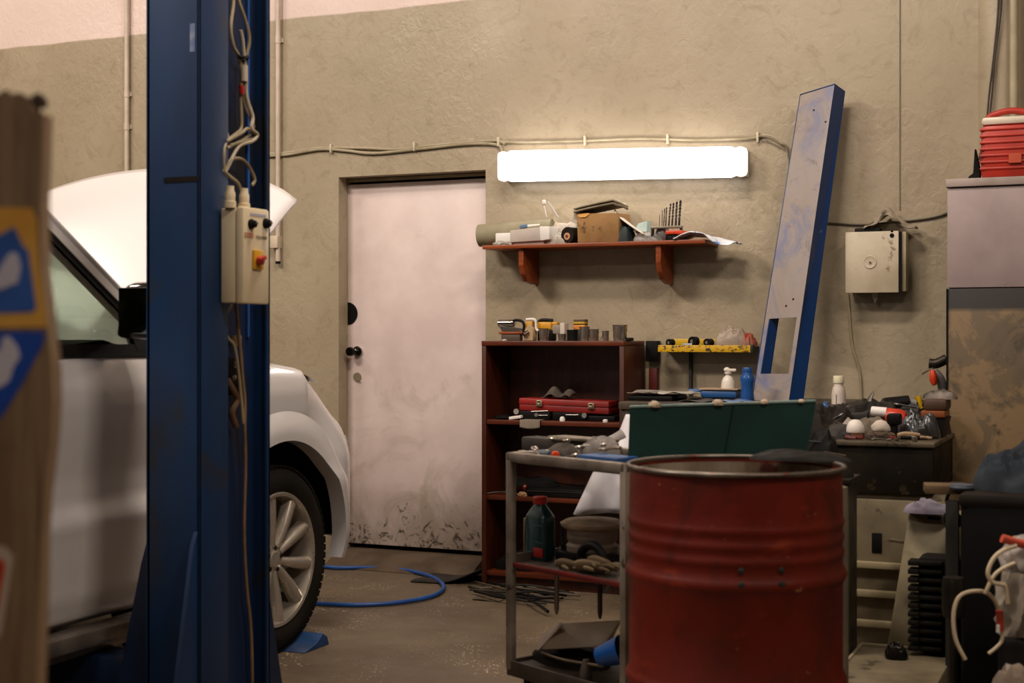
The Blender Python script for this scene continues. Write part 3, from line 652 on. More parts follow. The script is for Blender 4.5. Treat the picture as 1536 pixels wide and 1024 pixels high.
# wheels ------------------------------------------------------
RIMM = mat('#bdb3a5', .28, .6, c2='#a89e90')
def wheel(loc, sgn):
    wr = thing('wheel', None, None, loc); del_ = None
    wr.parent = car; wr.matrix_parent_inverse = Matrix(); wr.location = Vector(loc)-Vector(car.location); 
    M = Matrix.Translation(Vector(loc)) @ Matrix.Scale(-1 if sgn < 0 else 1, 4, Vector((1, 0, 0)))
    R = .3715; W = .26     # local: outer face at x=0, wheel extends to -x
    X = M @ Matrix.Rotation(PI/2, 4, 'Y')
    # lathe in local z (=x outward)
    b = MB(X); prof = [(.262, -.02), (.270, -.006), (.30, .003), (.33, .0), (.352, -.012), (.366, -.03), (R, -.05), (R, -.21), (.362, -.24), (.33, -.262), (.27, -.25), (.262, -.23)]
    b.lathe(prof+[prof[0]], n=72)
    b.build('tyre', RUB, wr, ang=.5)
    b = MB(X)
    for k in range(72):
        a = 2*PI*k/72
        for zz_ in (-.035, -.085, -.13, -.175, -.225):
            aa = a + (.02 if zz_ in (-.085, -.175) else 0)
            b.box((math.cos(aa)*(R-.0034), math.sin(aa)*(R-.0034), zz_), (.009, .025, .036), (0, 0, aa))
    b.build('tread', RUB, wr)
    b = MB(X); b.lathe([(.266, -.010), (.262, -.004), (.252, -.006), (.246, -.03), (.236, -.10), (.232, -.20), (.245, -.235), (.262, -.24)], n=72); rim = b.build('rim', RIMM, wr, ang=.5, solid=.004)
    b = MB(X); b.lathe([(.0, -.022), (.03, -.022), (.036, -.026), (.062, -.030), (.068, -.045), (.068, -.10), (0, -.10)], n=40); b.build('hub', RIMM, wr, ang=.5)
    for k in range(10):
        a = 2*PI*k/10+.12; pr = (.035 if k % 2 else -.035); a1 = a+pr
        b = MB(X); P = []
        for t in (0, .25, .5, .75, 1.0):
            r = .050+(.256-.050)*t; aa = a+pr*(1-t)*1.2; P.append((Vector((r*math.cos(aa), r*math.sin(aa), -.034+.010*math.sin(t*PI)-.0*t+.016*t*t)), aa, .017+.011*t))
        vs = []
        for p, aa, w in P:
            s_ = Vector((-math.sin(aa), math.cos(aa), 0)); vs.append([b._v(p-s_*w-Vector((0, 0, .035))), b._v(p-s_*w*.9), b._v(p-s_*w*.35+Vector((0, 0, .010))), b._v(p+s_*w*.35+Vector((0, 0, .010))), b._v(p+s_*w*.9), b._v(p+s_*w-Vector((0, 0, .035)))])
        for A, B in zip(vs, vs[1:]):
            for j in range(5): b.bm.faces.new((A[j], A[j+1], B[j+1], B[j]))
            b.bm.faces.new((A[5], A[0], B[0], B[5]))
        b.bm.faces.new(vs[0]); b.bm.faces.new(vs[-1][::-1]); b.build('spoke', RIMM, wr, ang=.9)
    for k in range(5):
        a = 2*PI*k/5+.5; b = MB(X); b.cyl((.046*math.cos(a), .046*math.sin(a), -.04), (.046*math.cos(a), .046*math.sin(a), -.024), .009, n=6); b.build('lug_nut', DSTEEL, wr)
    b = MB(X); b.cyl((0, 0, -.13), (0, 0, -.15), .15, n=40); b.cyl((0, 0, -.15), (0, 0, -.3), .05, n=16); b.build('brake_disc', DSTEEL, wr)
    return wr
wheel(HUB, 1)
wheel((HUB.x, REAR_HUB_Y, HUB.z), 1)
wheel((2*XC-HUB.x, HUB.y, HUB.z), -1)
wheel((2*XC-HUB.x, REAR_HUB_Y, HUB.z), -1)
# wheel chock
p = PZ(462, 972, 0); b = MB(); b.prism([(p.x-.10, p.y-.09, .0), (p.x-.10, p.y+.10, 0), (p.x-.10, p.y+.085, .035), (p.x-.10, p.y+.05, .055), (p.x-.10, p.y-.0, .025), (p.x-.10, p.y-.09, .004)], (.14, 0, 0), bev=.003)
b.build('wheel_chock', mat('#103a68', .6, c2='#0c2a4c'), label='blue wheel chock on the floor against the front tyre', cat='chock')
# ================================================================ SHELF ON THE WALL
sy = -.235
sx0, sx1 = PY(723, 370, sy).x, PY(1058, 366, sy).x; sz = PY(900, 369, sy).z
sh = thing('wall_shelf', 'reddish wooden wall shelf on two curved brackets, under the fluorescent lamp', 'shelf', ((sx0+sx1)/2, -.1, sz))
b = MB(); b.bb(sx0, sx1, sy, -.002, sz, sz+.020, bev=.004); b.build('board', WOODR, sh)
SHT = sz+.020
for u in (781, 987):
    x0 = PY(u, 400, sy+.02).x; M = []
    y0 = sy+.02; zb = PY(u+20, 427, 0).z
    pts = [(y0, sz), (y0, sz-.085), (y0+.02, sz-.13), (y0+.055, sz-.165), (y0+.10, zb+.01), (y0+.15, zb), (-.002, zb), (-.002, sz)]
    b = MB(); b.prism([(x0-.012, y, z) for y, z in pts], (.026, 0, 0), bev=.002); b.build('bracket', WOODR, sh)
# ================================================================ BOOKCASE
by = -.35
kx0, kx1 = PY(722.5, 600, by).x, PY(936, 600, by).x; kt = PY(722.5, 511, by).z
bk = thing('bookcase', 'dark red-brown wooden bookcase against the wall right of the white door', 'bookcase', ((kx0+kx1)/2, -.19, 0))
T = .024
b = MB(); b.bb(kx0, kx0+T, by, -.03, 0, kt-T, bev=.002); b.build('side_panel', WOODV, bk)
b = MB(); b.bb(kx1-T, kx1, by, -.03, 0, kt-T, bev=.002); b.build('side_panel', WOODV, bk)
b = MB(); b.bb(kx0, kx1, by-.004, -.03, kt-T, kt, bev=.003); b.build('top_board', WOODD, bk)
b = MB(); b.bb(kx0+T, kx1-T, -.045, -.03, .05, kt-T); b.build('back_panel', WOODV, bk)
zs1 = PY(723, 629, by).z; zs2 = PY(723, 742, by).z
for z in (zs1, zs2, .075):
    b = MB(); b.bb(kx0+T, kx1-T, by+.006, -.046, z-.022, z, bev=.002); b.build('shelf_board', WOODD, bk)
b = MB(); b.bb(kx0+T, kx1-T, by+.03, by+.045, 0, .053); b.build('plinth', WOODV, bk)
def heap(b, c, size, seed, amp=.35, freq=2.0, nr=26, na=72):
    """a soft heap of cloth: rounded height field with sharp warped folds, closed below"""
    c = Vector(c); off = Vector((seed*3.71, seed*1.37, 0)); rings = []
    def h(x, y):
        p = Vector((x, y, 0))*freq*.55+off; w = Vector((noise.noise(p), noise.noise(p+Vector((9, 3, 1))), 0))
        q = p+w*.9; f = (1-abs(noise.noise(q*1.1)))**2.5; g = (1-abs(noise.noise(q*2.3+Vector((4, 4, 4)))))**2.5; low = noise.noise(p*.8+Vector((1, 7, 2)))
        r2 = min(1, x*x+y*y); return max(.0, (1-r2**1.6)**.55*(.66+.30*low+amp*.95*(f-.55)+amp*.28*(g-.5)))
    for i in range(nr+1):
        r = (i/nr)**.8; ring = []
        for k in range(na):
            a = 2*PI*k/na; rr = r*(1+.16*noise.noise(Vector((math.cos(a)*1.5, math.sin(a)*1.5, seed*2.2)))+.05*noise.noise(Vector((math.cos(a)*5, math.sin(a)*5, seed)))); x, y = r*math.cos(a), r*math.sin(a)
            ring.append(b._v(c+Vector((rr*math.cos(a)*size[0]/2, rr*math.sin(a)*size[1]/2, h(x, y)*size[2]))))
        rings.append(ring)
    for A_, B_2 in zip(rings, rings[1:]):
        for k in range(na): b.bm.faces.new((A_[k], A_[(k+1) % na], B_2[(k+1) % na], B_2[k]))
    b.bm.faces.new(rings[-1])
    return b
# ================================================================ DRUM
dc = PT(1102.5, 697, 3.905); DX, DY = dc.x, dc.y; DT = .903; DR = .2895
DRUMR = NT('drum_red')
t = DRUMR
o = t.mix(t.ramp(t.noise(3, 5, st=(1, 1, .6)), .35, .65), lin('#661502'), lin('#480d01'))
o = t.mix(t.ramp(t.noise(6, 7, .72, 1, st=(1, 1, .5), loc=(1, 1, 1)), .52, .66, 0, .7), o, lin('#360a05'))
o = t.mix(t.ramp(t.noise(22, 6, .8, 1, st=(1, 1, 1.5), loc=(4, 1, 3)), .64, .69, 0, .75), o, lin('#8a4a26'))
o = t.mix(t.ramp(t.noise(7, 4, .6, st=(1, 1, 3), loc=(6, 6, 6)), .6, .75, 0, .35), o, lin('#a8401c'))
t.col(o); o = t.mix(t.ramp(t.noise(16, 4, .6, .6, st=(1, 1, 2), loc=(9, 2, 5)), .70, .72, 0, .8), o, lin('#b58a58')); t.col(o); t.rough(t.ramp(t.noise(5, 4), .3, .7, .46, .6)); t.b.inputs['Specular IOR Level'].default_value = .3; t.bump(t.noise(9, 4), .18, .01)
dr = thing('oil_drum', 'large red steel oil drum with open top in the foreground', 'drum', (DX, DY, 0))
pr = [(0, .02), (DR-.02, .02), (DR+.004, .0), (DR+.006, .015), (DR, .03)]
def hoop(z, h=.012, w=.016): return [(DR, z-w*1.6), (DR+h*.5, z-w*.8), (DR+h, z), (DR+h*.5, z+w*.8), (DR, z+w*1.6)]
for z in (.327, .612): pr += hoop(z)
for z in (.672, .712, .752): pr += hoop(z, .0045, .010)
pr += [(DR, .80), (DR-.002, DT-.012)]
b = MB(); b.lathe(pr, (DX, DY, 0), n=96); b.build('shell', DRUMR.m, dr, ang=.9)
b = MB(); b.lathe([(DR-.004, DT-.02), (DR-.006, .6), (DR-.006, .03), (0, .03)], (DX, DY, 0), n=96)
INR = NT('drum_inside'); t = INR; o = t.mix(t.ramp(t.noise(4, 6, .6, st=(1, 1, .3)), .40, .60), lin('#a39683'), lin('#5e4632')); o = t.mix(t.ramp(t.noise(6, 5, loc=(3, 3, 3)), .6, .66), o, lin('#4a1a0f')); t.col(o); t.rough(.5); t.b.inputs['Metallic'].default_value = .3
b.build('inner_wall', INR.m, dr, ang=.9)
b = MB(); b.tube([(DX+(DR+.003)*math.cos(2*PI*k/96), DY+(DR+.003)*math.sin(2*PI*k/96), DT-.006) for k in range(96)], .0068, n=10, closed=True, sm=0)
b.build('rolled_rim', mat('#837b70', .38, .8, c2='#4a3f35', spots='#6b2a17', sscale=20, sth=.6), dr)
for u, v in ((1112, 856), (1172, 855), (1112, 877), (1173, 876)):
    d = ray(u, v); # intersect with the drum wall
    ox, oy = CAM.x-DX, CAM.y-DY; A = d.x*d.x+d.y*d.y; B_ = 2*(ox*d.x+oy*d.y); rr = DR+(.010 if v > 870 else .002); C_ = ox*ox+oy*oy-rr*rr
    tt = (-B_-math.sqrt(B_*B_-4*A*C_))/(2*A); p = CAM+d*tt; nrm = Vector((p.x-DX, p.y-DY, 0)).normalized()
    b = MB(); b.lathe([(.0078, -.004), (.0078, .002), (.005, .0035), (0, .004)], p, nrm, n=12); b.build('rivet', mat('#1e2a26', .5, c2='#101614'), dr)
def bag(nm, c, size, seed, m, label, cat, amp=.35, freq=2.0, sub=4, parent=None):
    b = MB(); heap(b, c, size, seed, amp, freq); return b.build(nm, m, parent, label=label, cat=cat, ang=1.6)
BAGK = mat('#0d0c0c', .35, c2='#181614', bump=.5, bscale=14)
bag('plastic_bag', (DX+.09, DY+.02, .60), (.36, .38, .30), 5, BAGK, 'black plastic bag of rubbish heaped inside the right half of the red drum', 'bag', .28, 2.4, 5)
bag('rag', (DX+.13, DY+.215, DT-.003), (.30, .14, .035), 17, mat('#12100f', .6, c2='#1f1b18'), 'black rag lying over the back right rim of the red drum', 'rag', .3, 2.4)
bag('rag', (DX-.14, DY+.02, .60), (.24, .30, .16), 9, mat('#8b7a66', .9, c2='#5b4c3c'), 'pale soiled rag down inside the left half of the red drum', 'rag', .3, 2.4)
# ================================================================ GREEN SHEET / LID BEHIND THE DRUM
tl = 4.55
P0, P1, P2, P3 = PT(942, 692, tl), PT(1206, 694, tl+.02), PT(1224, 603, tl+.02), PT(945, 612, tl)
gn = (P1-P0).cross(P3-P0).normalized(); gn = gn if gn.dot(CAM-P0) > 0 else -gn
gp = thing('steel_sheet', 'dark teal sheet of steel with a pale rim, standing tilted behind the red drum', 'sheet', (P0+P1)/2)
TL = NT('teal_paint'); t = TL; o = t.mix(t.ramp(t.noise(5, 5), .35, .65), lin('#0d3631'), lin('#0a2a26')); o = t.mix(t.ramp(t.noise(7, 6, .7, loc=(2, 2, 2)), .60, .72, 0, .7), o, lin('#1c2b28')); t.col(o); t.rough(.45)
ext = (P0-P3).normalized()*max(.0, P0.z-.836)
b = MB(); b.hexa([P0+ext, P1+ext, P2, P3]+[q-gn*.004 for q in (P0+ext, P1+ext, P2, P3)]); b.build('sheet', TL.m, gp)
b = MB(); b.hexa([P3+gn*.004, P2+gn*.004, P2-gn*.02, P3-gn*.02]+[q+(P3-P0).normalized()*.008 for q in (P3+gn*.004, P2+gn*.004, P2-gn*.02, P3-gn*.02)], bev=.002); b.build('top_flange', mat('#7f9790', .4, .2, c2='#556b62', spots='#a99c88', sscale=14, sth=.58), gp)
m0 = P3.lerp(P2, .555); m1 = P0.lerp(P1, .535)+ext
b = MB(); b.tube([m0+gn*.0, m1+gn*.0], .0022, sm=0, n=6); b.build('crease', mat('#06201d', .5), gp)
for k, sz_ in ((.13, .013), (.47, .012), (.72, .009), (.92, .007)):
    q = P3.lerp(P2, k); b = MB(); b.blob(q+Vector((0, 0, .000)), (sz_*3, .022, sz_*1.6), int(k*50), .2, 2, 3); b.build('dried_glue', mat('#b9a48c', .6, c2='#8a735c'), gp)
# ================================================================ STEEL TROLLEY
A0 = PT(766.5, 682, 4.82); B0 = PT(938, 702, 4.40); A0.z = B0.z = 0
e1 = (B0-A0); LEN = e1.length; e1.normalize(); e2 = Vector((-e1.y, e1.x, 0)); e2 = e2 if e2.y > 0 else -e2
CTZ = .855
cart = thing('tool_trolley', 'grey steel tool trolley with three trays left of the red drum', 'trolley', tuple(A0), math.atan2(e1.y, e1.x))
Mc = WM[cart]; CD = .42; q = .028
SLEG = mat('#9c9083', .4, .5, c2='#6b5f52', spots='#3e3229', sscale=14, sth=.62)
for (x, y) in ((0, 0), (LEN, 0), (0, CD), (LEN, CD)):
    if y: continue
    b = MB(Mc); b.box((x, y, (CTZ+.125)/2), (q, q, CTZ-.125), bev=.006); b.build('leg', SLEG, cart)
for (x, y) in ((LEN, CD),):
    b = MB(Mc); b.box((x+.0, y, (CTZ+.50)/2), (q, q, CTZ-.50), bev=.006); b.build('rear_post', SLEG, cart)
b = MB(Mc)
for (p0, p1) in (((0, 0), (LEN, 0)), ((0, CD), (LEN, CD)), ((0, 0), (0, CD)), ((LEN, 0), (LEN, CD))):
    cx, cy = (p0[0]+p1[0])/2, (p0[1]+p1[1])/2; b.box((cx, cy, CTZ-.012), (abs(p1[0]-p0[0])+q, abs(p1[1]-p0[1])+q if p1[1] != p0[1] else q, .034), bev=.007) if p1[1] == p0[1] else b.box((cx, cy, CTZ-.012), (q, CD+q, .034), bev=.007)
b.build('top_frame', SLEG, cart)
b = MB(Mc); b.bb(.012, LEN-.012, .012, CD-.012, CTZ-.034, CTZ-.022); b.build('top_tray', mat('#5e564c', .5, .4, c2='#3c352c'), cart)
MTZ = .485
b = MB(Mc); b.bb(.008, LEN-.008, .004, CD, MTZ-.008, MTZ); b.bb(.0, LEN, CD-.004, CD, MTZ-.008, MTZ+.03); b.bb(.0, .006, .01, CD, MTZ-.008, MTZ+.03); b.build('middle_tray', mat('#7d7164', .45, .4, c2='#4e443a'), cart)
b = MB(Mc); b.bb(.012, LEN-.012, -.004, .006, MTZ-.014, MTZ+.004, bev=.003); b.build('tray_lip', mat('#6d120c', .5, c2='#4a0d08'), cart)
BTZ = .145
b = MB(Mc); b.bb(0, LEN, .0, CD, BTZ-.010, BTZ); b.bb(-.01, LEN+.01, -.012, .0, BTZ-.04, BTZ+.012, bev=.003); b.bb(-.01, LEN+.01, CD, CD+.01, BTZ-.04, BTZ+.012, bev=.003); b.bb(-.012, 0, -.01, CD+.01, BTZ-.04, BTZ+.012, bev=.003); b.bb(LEN, LEN+.012, -.01, CD+.01, BTZ-.04, BTZ+.012, bev=.003); b.build('bottom_tray', mat('#4a4036', .5, .3, c2='#2b241d'), cart)
for (x, y) in ((.05, .05), (LEN-.05, .05), (.05, CD-.05), (LEN-.05, CD-.05)):
    b = MB(Mc); b.cyl((x-.012, y, .040), (x+.012, y, .040), .040, n=24); w_ = b.build('caster', RUB, cart)
    b = MB(Mc); b.hexa([(x-.02, y-.02, .04), (x-.016, y-.02, .04), (x-.016, y+.02, .04), (x-.02, y+.02, .04), (x-.02, y-.02, .11), (x-.016, y-.02, .11), (x-.016, y+.02, .11), (x-.02, y+.02, .11)]); b.bb(x+.016, x+.02, y-.02, y+.02, .04, .11); b.bb(x-.03, x+.03, y-.03, y+.03, .100, .108); b.build('caster_fork', STEEL, w_)
# steel tube hand cart frame behind the drum
q0 = PT(1266, 800, 4.36)
b = MB(); b.tube([(q0.x, q0.y, .02), (q0.x, q0.y, .3), (q0.x, q0.y, .74), (q0.x-.012, q0.y+.0, .785), (q0.x-.06, q0.y+.01, .80), (q0.x-.30, q0.y+.06, .80), (q0.x-.36, q0.y+.07, .785), (q0.x-.375, q0.y+.075, .74), (q0.x-.375, q0.y+.075, .02)], .014, n=12, sm=5)
tf = b.build('tube_frame', mat('#7c7260', .45, .3, c2='#5d5444'), label='upright bent grey tube frame showing beside the right edge of the red drum', cat='frame')
# ================================================================ BLUE BEAM LEANING
yb = -.36; yt = -.13
F = [PY(1127, 602, yb+.04), PY(1183, 602, yb), PY(1252, 125, yt-.05), PY(1200, 141, yt)]
nb = (F[1]-F[0]).cross(F[3]-F[0]).normalized(); nb = nb if nb.dot(Vector((0, -1, 0))) > 0 else -nb
sd = Vector((F[1]-F[0])); sd.z = 0; back = Vector((.075, .10, -.012)) ; back = Vector((.072, .085, 0))
# side depth from the seen lower and upper right edges
B1 = PY(1205, 602, yb+.07); B2 = PY(1268, 137, yt+.05)
bkv0 = B1-F[1]; bkv1 = B2-F[2]
bot = PY(1125, 610, yb).z
up = (F[3]-F[0]).normalized()
# make the foot reach the bench top z .955
TBZ = .955
kf = (TBZ-F[0].z)/up.z
lo = [F[0]+up*kf, F[1]+(F[2]-F[1]).normalized()*((TBZ-F[1].z)/(F[2]-F[1]).normalized().z)]
beam = thing('steel_beam', 'tall faded blue hollow steel beam leaning against the wall', 'beam', tuple((lo[0]+lo[1])/2))
BF = NT('faded_blue_paint'); t = BF
o = t.mix(t.ramp(t.noise(4, 6, .62, .8, st=(1, 1, .6)), .38, .58), lin('#8f847f'), lin('#8b7d72')); o = t.mix(t.ramp(t.noise(4.5, 6, .62, .8, st=(1.2, 1, .9), loc=(3, 1, 2)), .49, .66, 0, .75), o, lin('#56648f'))
o = t.mix(t.ramp(t.noise(8, 7, .75, .6, loc=(6, 1, 7)), .56, .66, 0, .7), o, lin('#6a5850')); o = t.mix(t.ramp(t.noise(20, 5, .7, loc=(1, 8, 7)), .70, .73), o, lin('#2b5690'))
t.col(o); t.rough(.5); t.bump(t.noise(30, 4), .15, .004)
BS = lift_blue('#083a76', '#083166', '#1a2c40')
thk = .004
def bq(p, w=0.0):   # interpolate the front face: p=(a across, b up)
    L = lo[0].lerp(F[3], p[1]); R = lo[1].lerp(F[2], p[1]); return L.lerp(R, p[0])
def bv(b_): return bkv0.lerp(bkv1, b_)
b = MB()
h0, h1 = .085, .262        # opening
def plate(b, a0, a1, c0_, c1_): 
    Q = [bq((a0, c0_)), bq((a1, c0_)), bq((a1, c1_)), bq((a0, c1_))]; b.hexa(Q+[x-nb*thk for x in Q])
plate(b, 0, 1, 0, h0); plate(b, 0, .13, h0, h1); plate(b, .89, 1, h0, h1); plate(b, 0, 1, h1, .995)
b.build('front_plate', BF.m, beam, sm=False)
b = MB(); Q = [bq((1, 0)), bq((1, 0))+bv(0), bq((1, 1))+bv(1), bq((1, 1))]; nn = (Q[1]-Q[0]).cross(Q[3]-Q[0]).normalized(); nn = nn if nn.x > 0 else -nn
b.hexa(Q+[x-nn*thk for x in Q]); b.build('side_web', BS, beam, sm=False)
b = MB(); Q = [bq((0, 0)), bq((0, 0))+bv(0), bq((0, 1))+bv(1), bq((0, 1))]; b.hexa(Q+[x+nn*thk for x in Q])
# inner web seen through the opening
Q = [bq((.135, h0)), bq((.135, h0))+bv(0)*.6, bq((.135, h1))+bv(.2)*.6, bq((.135, h1))]; b.hexa(Q+[x+nn*thk for x in Q]); b.build('inner_web', BS, beam, sm=False)
b = MB(); Q = [bq((0, 1)), bq((1, 1)), bq((1, 1))+bv(1), bq((0, 1))+bv(1)]; b.hexa(Q+[x-up*thk for x in Q]); b.build('end_plate', BS, beam, sm=False)
for a_, c_ in ((.5, .93), (.45, .79), (.55, .30), (.72, .32), (.9, .88)):
    p = bq((a_, c_)); b = MB(); b.cyl(p-nb*.001, p+nb*.0012, .005, n=12); b.build('bolt_hole', BLACK, beam)
# ================================================================ WORKBENCH, CHEST, CABINETS
wb = thing('workbench', 'cluttered steel workbench along the wall behind the teal lid', 'workbench', (-1.3, -.4, 0))
wx0, wx1 = kx1+.10, PY(1262, 600, -.7).x
b = MB(); b.bb(wx0, wx1, -.72, -.02, TBZ-.035, TBZ, bev=.004); b.build('worktop', mat('#4b4033', .5, .2, c2='#2d261e'), wb)
for x in (wx0+.03, wx1-.03):
    for y in (-.69, -.06):
        b = MB(); b.box((x, y, (TBZ-.035)/2), (.04, .04, TBZ-.035), bev=.003); b.build('leg', DSTEEL, wb)
b = MB(); b.bb(wx0+.02, wx1-.02, -.68, -.06, .25, .27); b.build('lower_shelf', DKG, wb)
# dark steel chest with a tool heap
gy = -1.28
gx0, gx1 = PY(1222, 700, gy).x, PY(1399, 700, gy).x; gz1 = PY(1320, 662, gy).z; gz0 = PY(1320, 741, gy).z
ch = thing('steel_chest', 'dark grimy steel chest carrying the heap of tools, right of the drum', 'chest', ((gx0+gx1)/2, gy+.4, gz0))
CHM = mat('#251f17', .6, .2, c2='#14110d', spots='#4b3f2c', sscale=10, sth=.6)
b = MB(); b.bb(gx0, gx1, gy+.012, gy+.85, gz0, gz1-.02, bev=.004); b.build('body', CHM, ch)
b = MB(); b.bb(gx0-.008, gx1+.008, gy, gy+.862, gz1-.02, gz1, bev=.005); b.build('top', mat('#6a5f4c', .5, .4, c2='#3e3629', spots='#25201a', sscale=9, sth=.55), ch)
# beige cabinet below
cy = gy+.02
ax0, ax1 = PY(1226, 850, cy).x, PY(1420, 850, cy).x
cb = thing('metal_cabinet', 'grimy beige metal cabinet with a black slot handle, under the steel chest', 'cabinet', ((ax0+ax1)/2, cy+.35, 0))
b = MB(); b.bb(ax0, ax1, cy+.015, cy+.62, .0, gz0, bev=.004); b.build('body', BEIGE, cb)
z = lambda v: PY(1300, v, cy).z
b = MB(); b.bb(PY(1268, 800, cy).x, ax1, cy-.004, cy+.02, z(852), z(748), bev=.005); dd = b.build('door_panel', BEIGE, cb)
b = MB(); b.bb(PY(1308, 800, cy).x, PY(1323, 800, cy).x, cy-.008, cy-.002, z(828), z(798), bev=.003); b.build('slot_handle', BLACK, dd)
for v in (846, 889, 934):
    b = MB(); b.bb(ax0+.02, ax1, cy-.022, cy+.02, z(v+5), z(v-5), bev=.004); b.build('ledge', mat('#938667', .5, c2='#6d6248'), cb)
# leaning beige casing
t1 = 5.05
G = [PT(1318, 968, t1-.05), PT(1438, 968, t1-.12), PT(1440, 772, t1+.03), PT(1362, 766, t1+.08)]
G[0].z = max(G[0].z, .01)
ls = thing('machine_casing', 'beige sheet-metal casing with a slanted edge leaning on the cabinet', 'casing', tuple((G[0]+G[1])/2))
gv = Vector((.03, .14, 0))
b = MB(); b.hexa([Vector((G[0].x, G[0].y, 0)), Vector((G[1].x, G[1].y, 0)), G[2], G[3]]+[x+gv for x in (Vector((G[0].x, G[0].y, 0)), Vector((G[1].x, G[1].y, 0)), G[2], G[3])], bev=.014); b.build('shell', mat('#958868', .5, c2='#7a6d52', spots='#3e3526', sscale=4, sth=.60), ls)
nG = (G[1]-G[0]).cross(G[3]-G[0]).normalized(); nG = nG if nG.y < 0 else -nG
b = MB(); p = G[3].lerp(G[2], .75)-Vector((0, 0, .15)); b.box(p+nG*.006, (.035, .012, .07), bev=.003); b.build('raised_plate', mat('#7a6e55', .5, c2='#5c523e'), ls)
b = MB(); p = PT(1345, 812, t1-.02); b.box(p+nG*.012, (.05, .014, .012), (0, .1, 0), bev=.003); b.build('clip', mat('#6a5d44', .5), ls)
b = MB(); p = G[3].lerp(G[2], .50)-Vector((0, 0, .02)); b.box(p+nG*.004, (.045, .01, .01), bev=.003); b.build('slot', BLACK, ls)
# low beige box on the floor
ty = PZ(1300, 966, .17).y
lx0, lx1 = PY(1262, 966, ty).x, PY(1432, 966, ty).x
lb = thing('flat_case', 'low beige metal case lying on the floor at the bottom right of the drum', 'case', ((lx0+lx1)/2, ty-.3, 0))
b = MB(); b.bb(lx0, lx1, ty-.55, ty, 0, .165, bev=.01); b.build('body', BEIGE, lb)
b = MB(); b.bb(lx0+.065, lx0+.075, ty-.55, ty, .163, .172, bev=.003); b.bb(lx0+.07, lx1, ty-.012, ty, .163, .176, bev=.003); b.build('seam', mat('#a1947a', .5, c2='#7a6e55'), lb)
# black toothed rubber track roll
ttx = thing('toothed_drive_belt', 'black thick toothed rubber belt standing in front of the beige casing', 'belt', tuple(PT(1400, 1000, 4.9).xy)+(0.0,))
b = MB(); pc = PT(1402, 900, 4.86)
b.bb(pc.x-.055, pc.x+.10, pc.y-.02, pc.y+.10, .17, .50, bev=.02); b.build('band', BLACK, ttx)
b = MB()
for k in range(11): 
    z_ = .19+.029*k; b.box((pc.x-.065, pc.y-.02, z_), (.035, .07, .017), bev=.004); b.box((pc.x-.01, pc.y-.03, z_), (.08, .03, .015), bev=.004)
b.build('teeth', RUB, ttx)
bag('crumpled_foil', tuple(PT(1345, 955, 4.8).xy)+(.17,), (.08, .07, .06), 12, mat('#3b352d', .25, .7, c2='#15120f'), 'small crumpled dark shiny film on the flat beige case', 'film', .4, 3)
b = MB(); b.lathe([(.03, 0), (.034, .02), (.034, .10), (.03, .12), (0, .12)], PT(1430, 915, 4.3)-Vector((0, 0, .02)), (0, 0, 1)); b.lathe([(.014, -.5), (.014, 0), (.03, .0)], PT(1430, 915, 4.3)-Vector((0, 0, .02)))
b.build('machine_post', mat('#3a352e', .3, .6, c2='#1e1a16'), label='short dark metal post with a round shiny head beside the looped white cable', cat='post')
# ================================================================ TALL CABINET AT THE RIGHT
ky = -.62
rx0 = PY(1421, 400, ky).x; rz1 = PY(1421, 281, ky).z; rzt = PY(1421, 269, ky).z; rzm = PY(1421, 433, ky).z
rc = thing('tall_cabinet', 'tall steel cabinet, pale above and rusty brown below, at the right edge', 'cabinet', (rx0+.4, ky+.3, 0))
PP = mat('#a08f8c', .5, c2='#928180', spots='#7c6c66', sscale=5, sth=.64)
b = MB(); b.bb(rx0+.006, rx0+.80, ky+.012, -.22, .02, rz1, bev=.003); b.build('body', DKG, rc)
b = MB(); b.bb(rx0, rx0+.80, ky, ky+.014, rzm+.004, rz1-.004, bev=.003); b.build('upper_door', PP, rc)
b = MB(); b.bb(rx0-.006, rx0+.81, ky-.012, -.20, rz1, rzt, bev=.003); b.build('top_board', mat('#a4948c', .6, c2='#86766c', spots='#5c4f42', sscale=8, sth=.6), rc)
RS = NT('rusty_steel'); t = RS
o = t.mix(t.ramp(t.noise(3.2, 6, .62, .6, loc=(.4, 0, .2)), .42, .50), lin('#463b2a'), lin('#796243')); o = t.mix(t.ramp(t.noise(4.1, 6, .65, .8, loc=(3, 1, 6)), .50, .56, 0, .8), o, lin('#5a4c38')); zz = t.z()[2]
o = t.mix(t.ramp(zz, rzm-.10, rzm-.08, 0, 1), o, lin('#1c1510')); o = t.mix(t.ramp(t.noise(9, 6, .7, loc=(1, 3, 3)), .60, .68, 0, .8), o, lin('#2e2418')); t.col(o); t.rough(.55)
b = MB(); b.bb(rx0, rx0+.80, ky-.002, ky+.014, .04, rzm, bev=.003); b.build('lower_door', RS.m, rc)
b = MB(); b.bb(rx0-.004, rx0+.003, ky-.006, ky+.01, .04, rzm); b.build('edge_strip', BLACK, rc)
